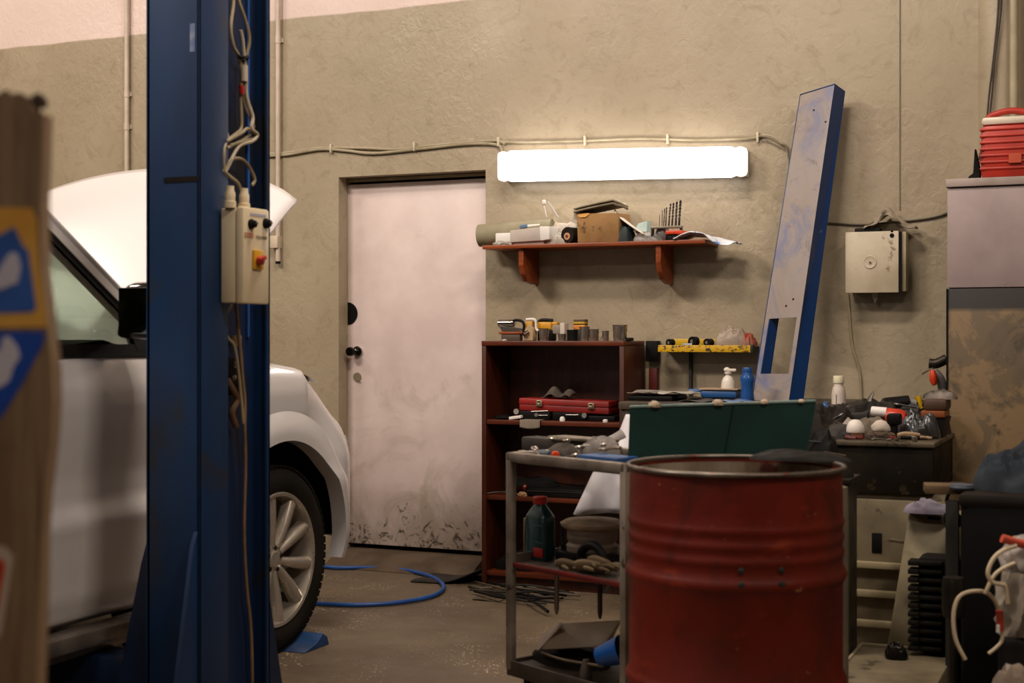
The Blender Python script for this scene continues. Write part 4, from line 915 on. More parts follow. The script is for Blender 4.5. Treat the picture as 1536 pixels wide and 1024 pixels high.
# cooler
oy = ky+.03
ox0, ox1 = PY(1471, 250, oy).x, PY(1556, 250, oy).x; oz0 = rzt; oz1 = PY(1471, 188, oy).z; oz2 = PY(1471, 176, oy).z
co = thing('drink_cooler', 'red-orange ribbed plastic drink cooler with pale lid on the tall cabinet', 'cooler', ((ox0+ox1)/2, oy+.12, oz0))
RC = mat('#b22c1a', .45, c2='#921f10'); b = MB(); b.bb(ox0, ox1, oy, oy+.24, oz0, oz1, bev=.02)
for k in range(7):
    z_ = oz0+.035+(oz1-oz0-.06)*k/6; b.bb(ox0-.004, ox1+.004, oy-.005, oy+.245, z_, z_+.012, bev=.005)
b.build('body', RC, co)
b = MB(); b.bb(ox0+.003, ox1-.003, oy+.002, oy+.238, oz1, oz2, bev=.012); b.build('lid', mat('#d8cbb8', .4, c2='#c4b5a0'), co)
b = MB(); cx = (ox0+ox1)/2; hw = (ox1-ox0)/2
b.tube([(ox0+.012, oy+.12, oz1-.004), (ox0+.018, oy+.12, oz2+.010), (ox0+.06, oy+.12, oz2+.030), (cx, oy+.12, oz2+.038), (ox1-.06, oy+.12, oz2+.030), (ox1-.018, oy+.12, oz2+.010), (ox1-.012, oy+.12, oz1-.004)], .014, n=10, flat=1.0); b.build('handle', RC, co)
b = MB(); b.bb(cx+.0, cx+.05, oy-.012, oy-.002, oz0+.06, oz0+.10); b.build('label_patch', mat('#c8502e', .5), co)
# black stand next to the cooler
b = MB(); p = PY(1464, 268, oy+.05); b.prism([(p.x-.035, oy+.05, rzt), (p.x-.03, oy+.05, rzt+.018), (p.x-.012, oy+.05, rzt+.03), (p.x-.006, oy+.05, rzt+.13), (p.x-.002, oy+.05, rzt+.135), (p.x+.016, oy+.05, rzt+.05), (p.x+.018, oy+.05, rzt)], (0, .05, 0), bev=.003); b.build('clamp', BLACK, label='black spring clamp with its jaws up beside the red cooler', cat='clamp')
# ================================================================ BLACK MACHINE LOWER RIGHT
mx = PT(1440, 800, 4.6); mz = PT(1440, 741, 4.6).z
mb = thing('tool_cabinet', 'black metal cabinet with rounded top edge under the dark clothes', 'cabinet', (mx.x+.35, mx.y+.3, 0))
b = MB(); b.bb(mx.x, mx.x+.75, mx.y, mx.y+.55, .02, mz, bev=.03); b.build('body', mat('#0a0908', .6, c2='#070606'), mb)
b = MB(); b.bb(mx.x-.005, mx.x+.755, mx.y-.006, mx.y+.556, mz-.045, mz+.004, bev=.018); b.build('top_rim', mat('#1c1712', .55, c2='#100d0a'), mb)
b = MB(); p = PT(1428, 728, 4.75); b.box((p.x-.02, p.y, p.z-.01), (.14, .10, .03), (0, 0, .2), bev=.004); b.build('wooden_block', wood('#6b5336', '#4a3722', .6), label='short wooden block sticking out left of the dark clothes', cat='block')
b = MB(); p = PT(1424, 800, 4.72); b.bb(p.x-.01, p.x+.03, p.y-.02, p.y+.02, .0, PT(1424, 738, 4.75).z-.025); b.build('block_post', DKG, label='dark post holding the wooden block left of the black cabinet', cat='post')
# ================================================================ SMALL THINGS
def tg(o, label, cat, group=None): return tag(o, label, cat, group)
def P2(u0, v0, u1, v1, y):
    a = PY(u0, v1, y); c = PY(u1, v0, y); return a.x, c.x, a.z, c.z
# ---- on the wall shelf
yS = -.13
a = PY(720, 345, -.14); r_ = .058
b = MB(); L0 = Vector((a.x-.005, -.135, SHT+.058)); L1 = L0+Vector((.40, .03, .02)); 
b.lathe([(.0, .02), (r_*.75, .02), (r_, 0), (r_, .08), (r_+.002, .10), (r_, .12), (r_*.97, .40), (0, .40)], L0, (L1-L0), n=30)
b.build('paper_roll', mat('#8b8368', .7, c2='#766e54', spots='#b3ab92', sscale=10, sth=.68), label='thick grey-green roll of paper overhanging the left end of the wall shelf', cat='roll')
def sbox(nm, label, cat, u0, v0, u1, v1, y, d, m, rz=0, bev=.004, zb=None):
    x0, x1, z0, z1 = P2(u0, v0, u1, v1, y); z0 = SHT if zb is None else zb
    b = MB(); b.box(((x0+x1)/2, y+d/2, (z0+z1)/2), (x1-x0, d, z1-z0), (0, 0, rz), bev=bev); return b.build(nm, m, label=label, cat=cat)
sbox('small_box', 'small white cardboard box lying left of the grey carton on the wall shelf', 'box', 743, 349, 766, 358, -.22, .06, WHITE)
b = MB(); p = PY(748, 360, -.222); b.blob((p.x+.02, -.215, SHT), (.10, .035, .022), 2, .3, 2.5, 3); b.build('plastic_wrap', CLEAR, label='crumpled clear plastic wrap at the front left of the wall shelf', cat='wrapping')
x0, x1, z0, z1 = P2(765, 340, 828, 361, -.225)
cr = thing('carton', 'dented grey-white carton with a white tape band on the wall shelf', 'carton', ((x0+x1)/2, -.18, SHT))
b = MB(); b.hexa([(x0, -.225, SHT+.012), (x1-.03, -.225, SHT+.018), (x1-.02, -.13, SHT+.012), (x0+.01, -.13, SHT+.004), (x0, -.225, z1-.012), (x1-.035, -.225, z1+.002), (x1-.02, -.13, z1), (x0+.01, -.13, z1-.01)], bev=.003); b.bb(x0+.01, x1-.05, -.21, -.14, SHT, SHT+.02); b.build('body', mat('#bcb0a6', .7, c2='#a99d93'), cr)
b = MB(); b.hexa([(x1-.062, -.229, SHT+.016), (x1-.012, -.229, SHT+.022), (x1-.0, -.13, SHT+.02), (x1-.05, -.13, SHT+.012), (x1-.066, -.229, z1+.004), (x1-.012, -.229, z1+.002), (x1-.0, -.13, z1+.004), (x1-.05, -.13, z1+.004)], bev=.002); b.build('tape_band', WHITE, cr)
b = MB(); p = PY(797, 333, -.15); b.box((p.x, -.14, z1+.012), (.10, .05, .018), (0, -.05, .1), bev=.006); pk = b.build('white_tube', WHITE, label='white tube with a blue cap lying on the grey carton', cat='tube')
b = MB(); b.box((p.x-.035, -.166, z1+.012), (.04, .02, .018), (0, -.1, .1), bev=.004); b.build('blue_cap', mat('#5a7894', .5), pk)
bag('plastic_bag', (PY(838, 345, -.15).x, -.15, SHT), (.17, .12, .075), 4, mat('#b3a99c', .35, c2='#8f867a'), 'crumpled translucent grey bag behind the black tape roll on the wall shelf', 'bag', .35, 2.2)
bag('plastic_bag', (PY(846, 330, -.08).x, -.085, SHT+.06), (.20, .11, .075), 14, mat('#c4b8a9', .35, c2='#a3988a'), 'pale crumpled bag piled highest left of the cardboard box', 'bag', .35, 2.4)
b = MB(); p = PY(851, 351, -.20); b.cyl((p.x, -.20, SHT+.043), (p.x+.03, -.10, SHT+.043), .040, n=32); rr = b.build('tape_roll', mat('#17130f', .6, c2='#241c15'), label='black tape roll with a pale core standing left of the cardboard box', cat='tape roll')
b = MB(); b.cyl((p.x-.0003, -.201, SHT+.036), (p.x-.001, -.204, SHT+.036), .018, n=24); b.build('core', mat('#c49a70', .6), rr)
b = MB(); b.cyl((p.x-.0013, -.204, SHT+.036), (p.x-.002, -.206, SHT+.036), .008, n=20); b.build('core_hole', mat('#7d1a1a', .6), rr)
b = MB(); p = PY(822, 303, -.10); b.tube([p, PY(828, 312, -.10), PY(838, 327, -.10)], lambda t: .012-.004*abs(t-.4), n=8, flat=.3); b.build('plastic_strip', WHITE, label='white curved plastic strip sticking up from the bags', cat='strip')
b = MB(); p = PY(816, 303, -.09); b.lathe([(0, -.02), (.010, -.012), (.012, .0), (.009, .01), (0, .013)], p, (0, 0, 1), n=14); b.tube([p-Vector((0, 0, .015)), PY(820, 325, -.09)], .004); b.build('round_headed_rod', mat('#ded6ce', .5), label='small white round-headed rod beside the curved plastic strip', cat='rod')
# cardboard box with newspapers
x0, x1, z0, z1 = P2(865, 318, 929, 362, -.21)
cbx = thing('cardboard_box', 'battered brown cardboard box in the middle of the wall shelf', 'box', ((x0+x1)/2, -.14, SHT))
b = MB(); b.hexa([(x0+.004, -.21, SHT), (x1, -.21, SHT), (x1+.01, -.06, SHT), (x0+.02, -.06, SHT), (x0, -.215, z1), (x1-.004, -.21, z1-.004), (x1+.008, -.06, z1), (x0+.02, -.06, z1+.006)], bev=.006); b.build('body', CARD, cbx)
b = MB(); b.hexa([(x0, -.216, z1-.002), (x0+.07, -.216, z1-.004), (x0+.05, -.219, z1-.02), (x0+.02, -.219, z1-.02), (x0, -.214, z1), (x0+.07, -.214, z1), (x0+.05, -.214, z1-.018), (x0+.02, -.214, z1-.018)]); b.build('torn_flap', mat('#cf9a4e', .7, c2='#b07c38'), cbx)
b = MB(); b.prism([(x0-.03, -.20, z1-.04), (x0-.012, -.20, z1+.02), (x0+.01, -.20, z1+.005), (x0+.006, -.20, z1-.06)], (.0, .12, 0)); b.build('side_flap', mat('#b9ae9c', .8, c2='#9a8f7c'), cbx)
def news(k, zoff, m, lab):
    def f(u, v):
        x = x0-.01+(x1-x0+.0)*1.02*u; return Vector((x, -.23+.17*v, z1+zoff+.040*u**.8*(1 if u < .93 else 1-(u-.93)*6)+.004*math.sin(v*4+k)))
    b = MB(); b.grid(f, 24, 8); return b.build('newspaper', m, solid=.010, label=lab, cat='newspaper')
news(0, .006, mat('#8f826a', .8, c2='#6f6450'), 'lower folded newspaper on top of the cardboard box')
news(1, .020, mat('#b3a68c', .8, c2='#91866e'), 'upper folded newspaper on top of the cardboard box')
b = MB(); 
def sheetf(u, v): 
    p = PY(922+44*u, 318+34*u**.8-10*math.sin(u*PI)*0, -.20+.14*v); return p+Vector((0, 0, .015*math.sin(v*3)-.02*v*u))
b.grid(sheetf, 14, 6); b.build('paper_sheet', PAPER, solid=.004, label='crumpled grey-white paper sliding down the right side of the cardboard box', cat='paper')
bag('cloth', (PY(938, 350, -.14).x, -.14, SHT), (.10, .14, .13), 6, mat('#0f2a2b', .6, c2='#0a1717'), 'dark teal cloth stuffed right of the cardboard box on the wall shelf', 'cloth', .3, 2.0)
b = MB(); x_0, x_1, z_0, z_1 = P2(950, 334, 970, 347, -.15); b.prism([(x_0, -.15, z_0), (x_1, -.15, z_0-.004), (x_1-.004, -.13, z_1+.01), (x_0+.02, -.13, z_1)], (0.01, .03, 0)); b.build('package', mat('#8fa69c', .6, c2='#a8b4b0'), label='pale green paper packet right of the dark teal cloth', cat='packet')
bag('plastic_bag', (PY(973, 352, -.14).x, -.14, SHT), (.16, .13, .055), 22, mat('#a8a39c', .35, c2='#57504a'), 'crumpled grey plastic and foil in front of the drill bits', 'bag', .4, 2.6)
sbox('metal_can', 'grey cylindrical tin under the drill bit holder', 'tin', 982, 340, 1000, 360, -.16, .07, mat('#8d8a8a', .35, .5, c2='#68635e'), bev=.02)
sbox('black_box', 'small black box under the orange case on the wall shelf', 'box', 1001, 351, 1014, 362, -.19, .08, BLACK)
zt_ = PY(1005, 351, -.19).z
sbox('orange_case', 'flat orange case under the drill bits on the wall shelf', 'case', 998, 345, 1024, 352, -.20, .07, ORG, zb=zt_-.001)
# drill bit stand
x_0, x_1, z_0, z_1 = P2(976, 338, 1023, 343.5, -.18)
ds = thing('drill_bit_stand', 'grey bar holding a row of upright drill bits', 'drill bit stand', ((x_0+x_1)/2, -.17, z_0))
b = MB(); b.bb(x_0, x_1, -.185, -.155, z_0+.001, z_1, bev=.004); b.build('bar', mat('#8a8172', .5, .3, c2='#6a6254'), ds)
b = MB(); b.bb(x_0+.002, x_0+.012, -.18, -.16, SHT, z_0+.002); b.bb(x_1-.012, x_1-.002, -.18, -.16, zt_, z_0+.002); b.build('foot', DSTEEL, ds)
for k, (u0, u1, v) in enumerate(((989, 989.5, 322), (993, 993.5, 315), (995.5, 997, 312.5), (998.5, 1000, 310.5), (1003, 1006, 305), (1008, 1010.5, 304), (1013.5, 1015.5, 302), (1018.5, 1021, 300))):
    p0 = PY(u0, 338, -.17); p1 = PY(u1, v, -.17); p0.z = z_1-.002; rb = .0016+.0006*k
    bt = MB(); d = p1-p0; n_ = 26; pts = []
    q_ = d.normalized().to_track_quat('Z', 'Y').to_matrix()
    bt.cyl(p0, p0+d*.25, rb, n=8)
    bt.cyl(p0+d*.2, p1, rb*.6, rb*.35, n=8)
    for s_ in (0, PI): bt.tube([p0+d*(.22+.78*j/n_)+q_ @ Vector((math.cos(j*.75+s_), math.sin(j*.75+s_), 0))*rb*.7 for j in range(n_+1)], rb*.5, n=5, sm=0)
    bt.build('drill_bit', mat('#3a3532', .35, .7, c2='#6b6560', scale=60), label='%s upright drill bit in the row on the wall shelf' % ('shortest', 'second shortest', 'third shortest', 'fourth shortest', 'fourth tallest', 'third tallest', 'second tallest', 'tallest')[k], cat='drill bit', group='drill bits in the stand')
# blue and white bag over the end
BW = NT('printed_bag'); t = BW; o = t.mix(t.ramp(t.noise(9, 3, .5, 1), .52, .60), lin('#d6dade'), lin('#5a78b8')); t.col(o); t.rough(.4)
def bwf(u, v):
    x = PY(1014, 360, -.2).x+.30*u; h = SHT+.006+.030*math.sin(min(1, u*1.6)*PI)*(1-v*.4) if u < .6 else SHT+.012-.03*(u-.6)/.4
    return Vector((x, -.25+.17*v+.01*math.sin(u*9), h+.008*noise.noise(Vector((u*7, v*5, 2)))-(.03*max(0, 1-v*3) if u > .55 else 0)*math.sin((u-.55)/.45*PI)))
b = MB(); b.grid(bwf, 30, 14); b.build('plastic_bag', BW.m, solid=.004, label='flat blue and white printed plastic bag hanging off the right end of the wall shelf', cat='bag')
# ---- on top of the bookcase
ky_ = -.26
def kx(u, y=ky_): return PY(u, 505, y).x
tr = thing('chrome_tool', 'chrome press tool with a dark curved handle on the left of the bookcase top', 'tool', (kx(767), ky_, kt))
b = MB(); b.lathe([(0, 0), (.019, .002), (.019, .085), (.012, .09), (0, .09)], (kx(748), ky_, kt+.089), (1, 0, 0), n=20); b.build('barrel', CHROME, tr)
b = MB(); b.prism([(kx(750), ky_-.02, kt+.078), (kx(781), ky_-.02, kt+.062), (kx(786), ky_-.02, kt+.046), (kx(755), ky_-.02, kt+.046)], (0, .04, 0), bev=.003); b.build('jaw', STEEL, tr)
b = MB(); b.tube([(kx(772), ky_, kt+.105), (kx(782), ky_, kt+.10), (kx(786), ky_, kt+.08), (kx(785), ky_, kt+.05)], .007); b.build('handle', BLACK, tr)
b = MB(); b.bb(kx(751), kx(786), ky_-.025, ky_+.025, kt+.034, kt+.046, bev=.003); b.build('wooden_plate', WOODR, tr)
b = MB(); b.bb(kx(754), kx(782), ky_-.02, ky_+.02, kt, kt+.034, bev=.003); b.build('base', mat('#57493c', .5), tr)
tb = thing('tape_dispenser', 'small yellow and white dispenser under a bent white bracket on the bookcase', 'dispenser', (kx(794), ky_, kt))
b = MB(); b.prism([(kx(786), ky_, kt), (kx(786), ky_, kt+.055), (kx(794), ky_, kt+.085), (kx(800), ky_, kt+.06), (kx(800), ky_, kt)], (0, .05, 0), bev=.003); b.build('body', mat('#b59a72', .5, c2='#9a8466'), tb)
b = MB(); b.bb(kx(786.5), kx(797), ky_+.01, ky_+.05, kt+.06, kt+.098, bev=.003); b.build('yellow_box', mat('#d19a3c', .5), tb)
b = MB(); b.tube([(kx(787), ky_+.02, kt+.107), (kx(797), ky_+.02, kt+.109), (kx(801), ky_+.02, kt+.10), (kx(802), ky_+.02, kt+.062), (kx(805), ky_+.02, kt+.05)], .0065, sm=4); b.build('bracket', WHITE, tb)
b = MB(); b.lathe([(0, 0), (.012, .002), (.012, .03), (0, .03)], (kx(787), ky_-.02, kt+.03), (.6, .6, .4)); b.build('nozzle', CHROME, tb)
pw = thing('planer', 'yellow power tool with a black top between the steel cups', 'power tool', (kx(820), ky_+.05, kt))
yp = ky_+.07
b = MB(); b.bb(kx(808, yp), kx(830, yp), yp-.03, yp+.03, kt+.055, kt+.095, bev=.008); b.bb(kx(824, yp), kx(831, yp), yp-.02, yp+.02, kt+.03, kt+.075, bev=.004); b.bb(kx(829, yp), kx(838, yp), yp-.02, yp+.02, kt+.078, kt+.095, bev=.006); b.build('body', mat('#d9a028', .45, c2='#b88018'), pw)
b = MB(); b.tube([(kx(807, yp), yp, kt+.08), (kx(809, yp), yp, kt+.098), (kx(815, yp), yp, kt+.105), (kx(829, yp), yp, kt+.102)], .009); b.bb(kx(809, yp), kx(832, yp), yp-.03, yp+.03, kt, kt+.055, bev=.006); b.build('black_trim', BLACK, pw)
b = MB(); b.bb(kx(831, yp), kx(843, yp), yp-.025, yp+.025, kt+.035, kt+.08, bev=.004); b.build('motor_cover', mat('#93887c', .4), pw)
b = MB(); b.bb(kx(843, yp), kx(850, yp), yp-.03, yp+.03, kt, kt+.09, bev=.004); b.build('side_plate', mat('#cdc2b4', .4), pw)
def cup(u, w, h, label, handle=False, y=-.30, m=CHROME, flare=1.08):
    x = PY(u, 505, y).x; rt = thing('steel_mug' if handle else 'steel_cup', label, 'mug' if handle else 'cup', (x, y, kt), 0, None if handle else 'steel cups on the bookcase')
    r = w/2; b = MB(WM[rt]); b.lathe([(0, .002), (r*.86, .002), (r*.9, .0), (r*.88, h*.2), (r*.94, h*.24), (r*.92, h*.55), (r, h*.62), (r*.98, h*.9), (r*flare, h), (r*flare-.002, h), (r*.95, h*.9), (r*.8, .008), (0, .008)], n=26); b.build('vessel', m, rt)
    if handle: b = MB(WM[rt]); b.tube([(r*.9, 0, h*.88), (r*1.6, 0, h*.82), (r*1.8, 0, h*.5), (r*1.5, 0, h*.22), (r*.9, 0, h*.2)], .0028, n=8); b.build('handle', m, rt)
    return rt
CUPM = mat('#b5aca0', .22, .85, c2='#958b7f', scale=3)
cup(816, .050, .062, 'small steel cup in front of the yellow power tool on the bookcase', m=CUPM)
cup(843, .040, .035, 'low steel cup right of the yellow power tool on the bookcase', m=CUPM)
cup(877, .050, .070, 'steel cup under the yellow and black box, left of the mug', m=CUPM)
cup(891, .050, .058, 'steel mug with a thin wire handle on the bookcase', True, m=CUPM)
cup(909, .030, .050, 'narrow steel cup between the mug and the large cup', m=CUPM)
cup(930, .072, .078, 'largest steel cup, rightmost on the bookcase top', m=CUPM)
b = MB(); x = kx(862); b.lathe([(0, 0), (.026, 0), (.028, .055), (.026, .055), (.024, .008), (0, .008)], (x, -.29, kt), n=24); b.build('black_cup', BLACK, label='black plastic cup left of the yellow and black box', cat='cup')
sb = thing('small_carton', 'small yellow and dark striped box standing behind the cups on the bookcase', 'box', (kx(868, -.15), -.15, kt))
yy = -.16
x_0, x_1 = kx(860, yy), kx(877, yy)
for nm, z0_, z1_, m in (('base', 0, .058, DKG), ('yellow_band', .058, .080, mat('#d39a24', .5, c2='#c0542a', scale=50)), ('middle_band', .080, .084, BLACK), ('upper_band', .084, .096, mat('#c49a1c', .5)), ('lid', .096, .108, mat('#5b4a34', .5))):
    b = MB(); b.bb(x_0, x_1, yy, yy+.05, kt+z0_, kt+z1_, bev=.002); b.build(nm, m, sb)
b = MB(); b.bb(kx(939), kx(949), -.30, -.24, kt, kt+.016, bev=.004); b.build('black_pad', BLACK, label='small flat black pad at the right end of the bookcase top', cat='pad')
b = MB(); b.lathe([(0, 0), (.012, .0), (.014, .006), (0, .009)], (kx(756, -.33), -.325, kt)); b.build('white_button', WHITE, label='tiny white disc at the left front of the bookcase top', cat='disc')
# ---- inside the bookcase, upper compartment
z1_ = zs1
tbx = thing('red_toolbox', 'flat red metal toolbox with two latches in the upper bookcase compartment', 'toolbox', (kx(847), -.22, z1_+.06))
x_0, x_1, z_0, z_1 = P2(780, 597, 914, 613, -.27)
TZ = PY(780, 615, -.27).z
sl = -.010
b = MB(); b.hexa([(x_0, -.28, TZ), (x_1, -.28, TZ+sl), (x_1, -.12, TZ+sl), (x_0, -.12, TZ), (x_0, -.28, TZ+.032), (x_1, -.28, TZ+.032+sl), (x_1, -.12, TZ+.032+sl), (x_0, -.12, TZ+.032)], bev=.004); b.build('lower_case', mat('#85160f', .45, c2='#6d0f0a'), tbx)
b = MB(); b.hexa([(x_0-.002, -.284, TZ+.033), (x_1+.002, -.284, TZ+.033+sl), (x_1+.002, -.118, TZ+.033+sl), (x_0-.002, -.118, TZ+.033), (x_0, -.282, TZ+.062), (x_1, -.282, TZ+.062+sl), (x_1, -.12, TZ+.062+sl), (x_0, -.12, TZ+.062)], bev=.004); b.build('lid', mat('#901a12', .45, c2='#75120b'), tbx)
for u, dz in ((809, 0), (887, sl*.8)):
    x = kx(u, -.285); b = MB(); b.bb(x-.017, x+.017, -.292, -.284, TZ+.022+dz, TZ+.052+dz, bev=.003); b.bb(x-.009, x+.009, -.298, -.29, TZ+.026+dz, TZ+.040+dz, bev=.002); lt = b.build('latch', mat('#b9a88c', .3, .8), tbx)
    b = MB(); b.bb(x-.007, x+.007, -.2925, -.291, TZ+.041+dz, TZ+.049+dz); b.build('latch_slot', BLACK, lt)
# things under the toolbox
def flatcase(u0, u1, v0, y, d, m, label, nm='tool_case', cat='case', zb=None, bev=.006):
    x0, x1, _, z1q = P2(u0, v0, u1, v0+1, y); zb = z1_+.0005 if zb is None else zb
    b = MB(); b.bb(x0, x1, y, y+d, zb, z1q, bev=bev); return b.build(nm, m, label=label, cat=cat)
flatcase(776, 824, 617, -.29, .18, BLACK, 'black plastic case under the left end of the red toolbox')
flatcase(828, 878, 619, -.285, .18, mat('#121111', .5), 'black plastic case under the middle of the red toolbox')
flatcase(880, 922, 624, -.275, .18, mat('#141212', .5), 'low black case under the right end of the red toolbox')
def disc(u, v, y, r, label, m=STEEL, nm='steel_disc'):
    p = PY(u, v, y); b = MB(); b.cyl(p, p+Vector((0, .006, 0)), r, n=24); return b.build(nm, m, label=label, cat='disc')
disc(774, 617, -.30, .014, 'pale round disc leaning left of the red toolbox', mat('#8e8880', .5)); disc(804, 622, -.296, .009, 'small grey round fitting on the left black case', mat('#6e6a66', .5)); disc(876, 623, -.292, .013, 'grey half-round fitting right of the middle black case', mat('#76726d', .5)); 
def rod(u0, v0, u1, v1, y, r, m, label, nm='steel_rod', cat='rod', y1=None):
    b = MB(); b.tube([PY(u0, v0, y), PY((u0+u1)/2, (v0+v1)/2, (y+(y1 or y))/2), PY(u1, v1, y1 or y)], r, sm=2, n=8); return b.build(nm, m, label=label, cat=cat)
rod(808, 622.5, 822, 622.5, -.30, .002, STEEL, 'thin bright rod on the left black case'); rod(849, 622, 868, 622, -.298, .0025, STEEL, 'bright rod across the middle black case'); rod(797, 617, 822, 616, -.292, .003, STEEL, 'grey spanner edge below the toolbox latch')
b = MB(); x_0, x_1, _, _ = P2(764, 620, 782, 628, -.31); b.box(((x_0+x_1)/2, -.29, z1_+.012), (x_1-x_0, .07, .016), (0, -.15, .1), bev=.004); b.build('white_bracket', WHITE, label='white plastic bracket at the left of the upper bookcase compartment', cat='bracket')
b = MB(); x_0, x_1, _, _ = P2(738, 620, 768, 630, -.3); b.blob(((x_0+x_1)/2, -.27, z1_), (x_1-x_0, .10, .022), 31, .2, 2, 3); b.build('black_pouch', BLACK, label='flat black pouch at the far left of the upper bookcase compartment', cat='pouch')
b = MB(); b.lathe([(0, 0), (.013, 0), (.014, .012), (.009, .022), (0, .024)], (kx(843, -.33), -.325, z1_), n=18); b.build('stopper', WHITE, label='small white plastic stopper on the front edge of the upper bookcase compartment', cat='stopper')
b = MB(); b.lathe([(0, 0), (.012, 0), (.013, .01), (.007, .014), (0, .015)], (kx(908, -.32), -.32, z1_), n=18); b.build('stopper', WHITE, label='flat white stopper near the right post of the upper bookcase compartment', cat='stopper')
def hang(u, v):
    x = kx(780+30*u, by); 
    if v < .5: return Vector((x, by+.07-.145*v, z1_+.003))
    return Vector((x, by-.003-.002*math.sin(u*6), z1_+.003-(v-.5)*2*(.036+.008*math.sin(u*PI))))
b = MB(); b.grid(hang, 8, 12); b.build('paper_sheet', mat('#8d7f70', .8, c2='#73675a'), solid=.0015, label='small paper sheet folded over the front edge of the upper bookcase shelf', cat='paper')
# gloves on the red toolbox
def glove(c, L, rz, m, label, seed=0, tilt=0, cat='glove', sc=1.0):
    rt_M = Matrix.Translation(Vector(c)) @ Matrix.Rotation(rz, 4, 'Z') @ Matrix.Rotation(tilt, 4, 'Y'); b = MB(rt_M); rnd = random.Random(seed)
    k = L/.24
    b.tube([(-.02*k, 0, .012*k), (.02*k, .002*k, .018*k), (.07*k, 0, .016*k), (.115*k, 0, .014*k)], lambda t: (.034+.010*math.sin(t*PI))*k, n=12, flat=.42)
    for i, (y, l) in enumerate(((-.033, .072), (-.011, .085), (.011, .080), (.033, .062))):
        bend = rnd.uniform(-.015, .02)*k
        b.tube([(.10*k, y*.9*k, .013*k), (.10*k+l*.5*k, (y*1.15+bend*.5)*k, .018*k), (.10*k+l*k, y*1.2*k+bend, .010*k)], lambda t: (.0115-.0025*t)*k, n=8, flat=.75)
    b.tube([(.04*k, -.036*k, .014*k), (.07*k, -.060*k, .018*k), (.10*k, -.068*k, .012*k)], lambda t: (.013-.003*t)*k, n=8, flat=.75)
    return b.build('glove', m, label=label, cat=cat, ang=1.5)
zt2 = TZ+.060
b = MB(); x_0 = kx(818, -.2); 
def ridge(u, v):
    x = x_0+.155*u; pk = .058*math.exp(-((u-.32)/.20)**2)+.045*math.exp(-((u-.85)/.18)**2); return Vector((x, -.26+.12*v, zt2+.002+pk*(.35+.65*math.sin(v*PI))+.004*noise.noise(Vector((u*9, v*5, 1)))))
b.grid(ridge, 26, 10); b.build('cloth', mat('#5c5146', .9, c2='#3f3730'), solid=.004, label='folded dark grey cloth with two peaks on the red toolbox', cat='cloth')
# ---- lower bookcase compartments
z2_ = zs2
b = MB(); x_0, x_1, _, z_1 = P2(790, 736, 880, 737, -.31); b.bb(x_0, x_1, -.32, -.12, z2_, z_1+.002, bev=.004); o = b.build('tool_case', BLACK, label='long flat black case on the middle bookcase shelf', cat='case')
b = MB(); b.bb(x_0+.005, x_1-.02, -.323, -.320, z_1-.012, z_1-.009); b.build('edge_trim', STEEL, o)
bag('cloth', (kx(800, -.2), -.2, z_1+.003), (.30, .17, .065), 8, mat('#141111', .8, c2='#0c0a0a'), 'black cloth bundle on the long flat black case in the bookcase', 'cloth', .25, 1.8)
b = MB(); b.tube([(kx(835, -.26), -.29, z_1+.035), (kx(855, -.26), -.29, z_1+.026), (kx(880, -.26), -.28, z_1+.024)], .006, flat=.4); b.build('long_spanner', DSTEEL, label='dark long spanner on the cloth in the middle bookcase compartment', cat='spanner')
def screwdriver(p0, p1, hl, hr, mh, label, tip=None):
    p0 = Vector(p0); p1 = Vector(p1); d = (p1-p0).normalized(); rt = thing('screwdriver', label, 'screwdriver', tuple(p0))
    b = MB(); b.lathe([(0, 0), (hr*.8, .002), (hr, .012), (hr*.85, hl*.4), (hr, hl*.75), (hr*.55, hl*.95), (hr*.5, hl), (0, hl)], p0, d, n=12); b.build('handle', mh, rt)
    b = MB(); b.cyl(p0+d*hl, p1, .003, n=8); b.build('shaft', CHROME, rt); return rt
screwdriver((kx(788, -.33), -.335, z2_+.055), (kx(781, -.33), -.29, z2_+.004), .03, .010, mat('#8e2a16', .4), 'small red-handled screwdriver standing at the front of the middle bookcase shelf')
b = MB(); b.blob((kx(783, -.33), -.325, z2_), (.05, .03, .022), 3, .3, 2, 3); b.build('rag', mat('#a07a54', .8, c2='#6d4c30'), label='tiny tan rag at the foot of the red-handled screwdriver', cat='rag')
b = MB(); b.tube([(kx(732, -.32), -.33, z2_+.006), (kx(745, -.32), -.30, z2_+.012), (kx(765, -.32), -.30, z2_+.012), (kx(778, -.32), -.32, z2_+.007)], .005); b.build('cable', mat('#3a2c20', .6), label='brown cable lying at the left of the middle bookcase shelf', cat='cable')
bag('cloth', (kx(790, -.2), -.2, .076), (.34, .20, .12), 18, mat('#15100d', .9, c2='#0c0908'), 'black rags heaped on the bottom bookcase shelf', 'cloth', .3, 2)
bag('shoe_bag', (kx(880, -.2), -.2, .076), (.26, .20, .16), 19, mat('#121010', .7, c2='#0b0909'), 'dark bag at the right of the bottom bookcase shelf', 'bag', .3, 2)
# ---- spirit level ledge and things on it
ly_ = -.14
lx0_, lx1_ = PY(987, 520, ly_).x, PY(1130, 520, ly_).x; lzz = PY(1050, 528, ly_).z; lz1_ = PY(1050, 517.5, ly_).z
lg = thing('rail_shelf', 'dark narrow wall ledge behind the yellow strip', 'ledge', ((lx0_+lx1_)/2, -.07, lzz))
b = MB(); b.bb(lx0_+.005, lx1_-.005, ly_+.006, -.002, lzz+.004, lz1_-.006); b.build('board', mat('#4a3c2c', .7, c2='#332a1f'), lg)
YS = NT('yellow_strip'); t = YS; o = t.mix(t.ramp(t.noise(38, 5, .7, st=(1, 1, 1.5)), .52, .60), lin('#c99c12'), lin('#3e3317')); t.col(o); t.rough(.5)
b = MB(); b.bb(lx0_, lx1_-.012, ly_-.004, ly_+.006, lzz, lz1_, bev=.002); b.build('yellow_strip', YS.m, lg)
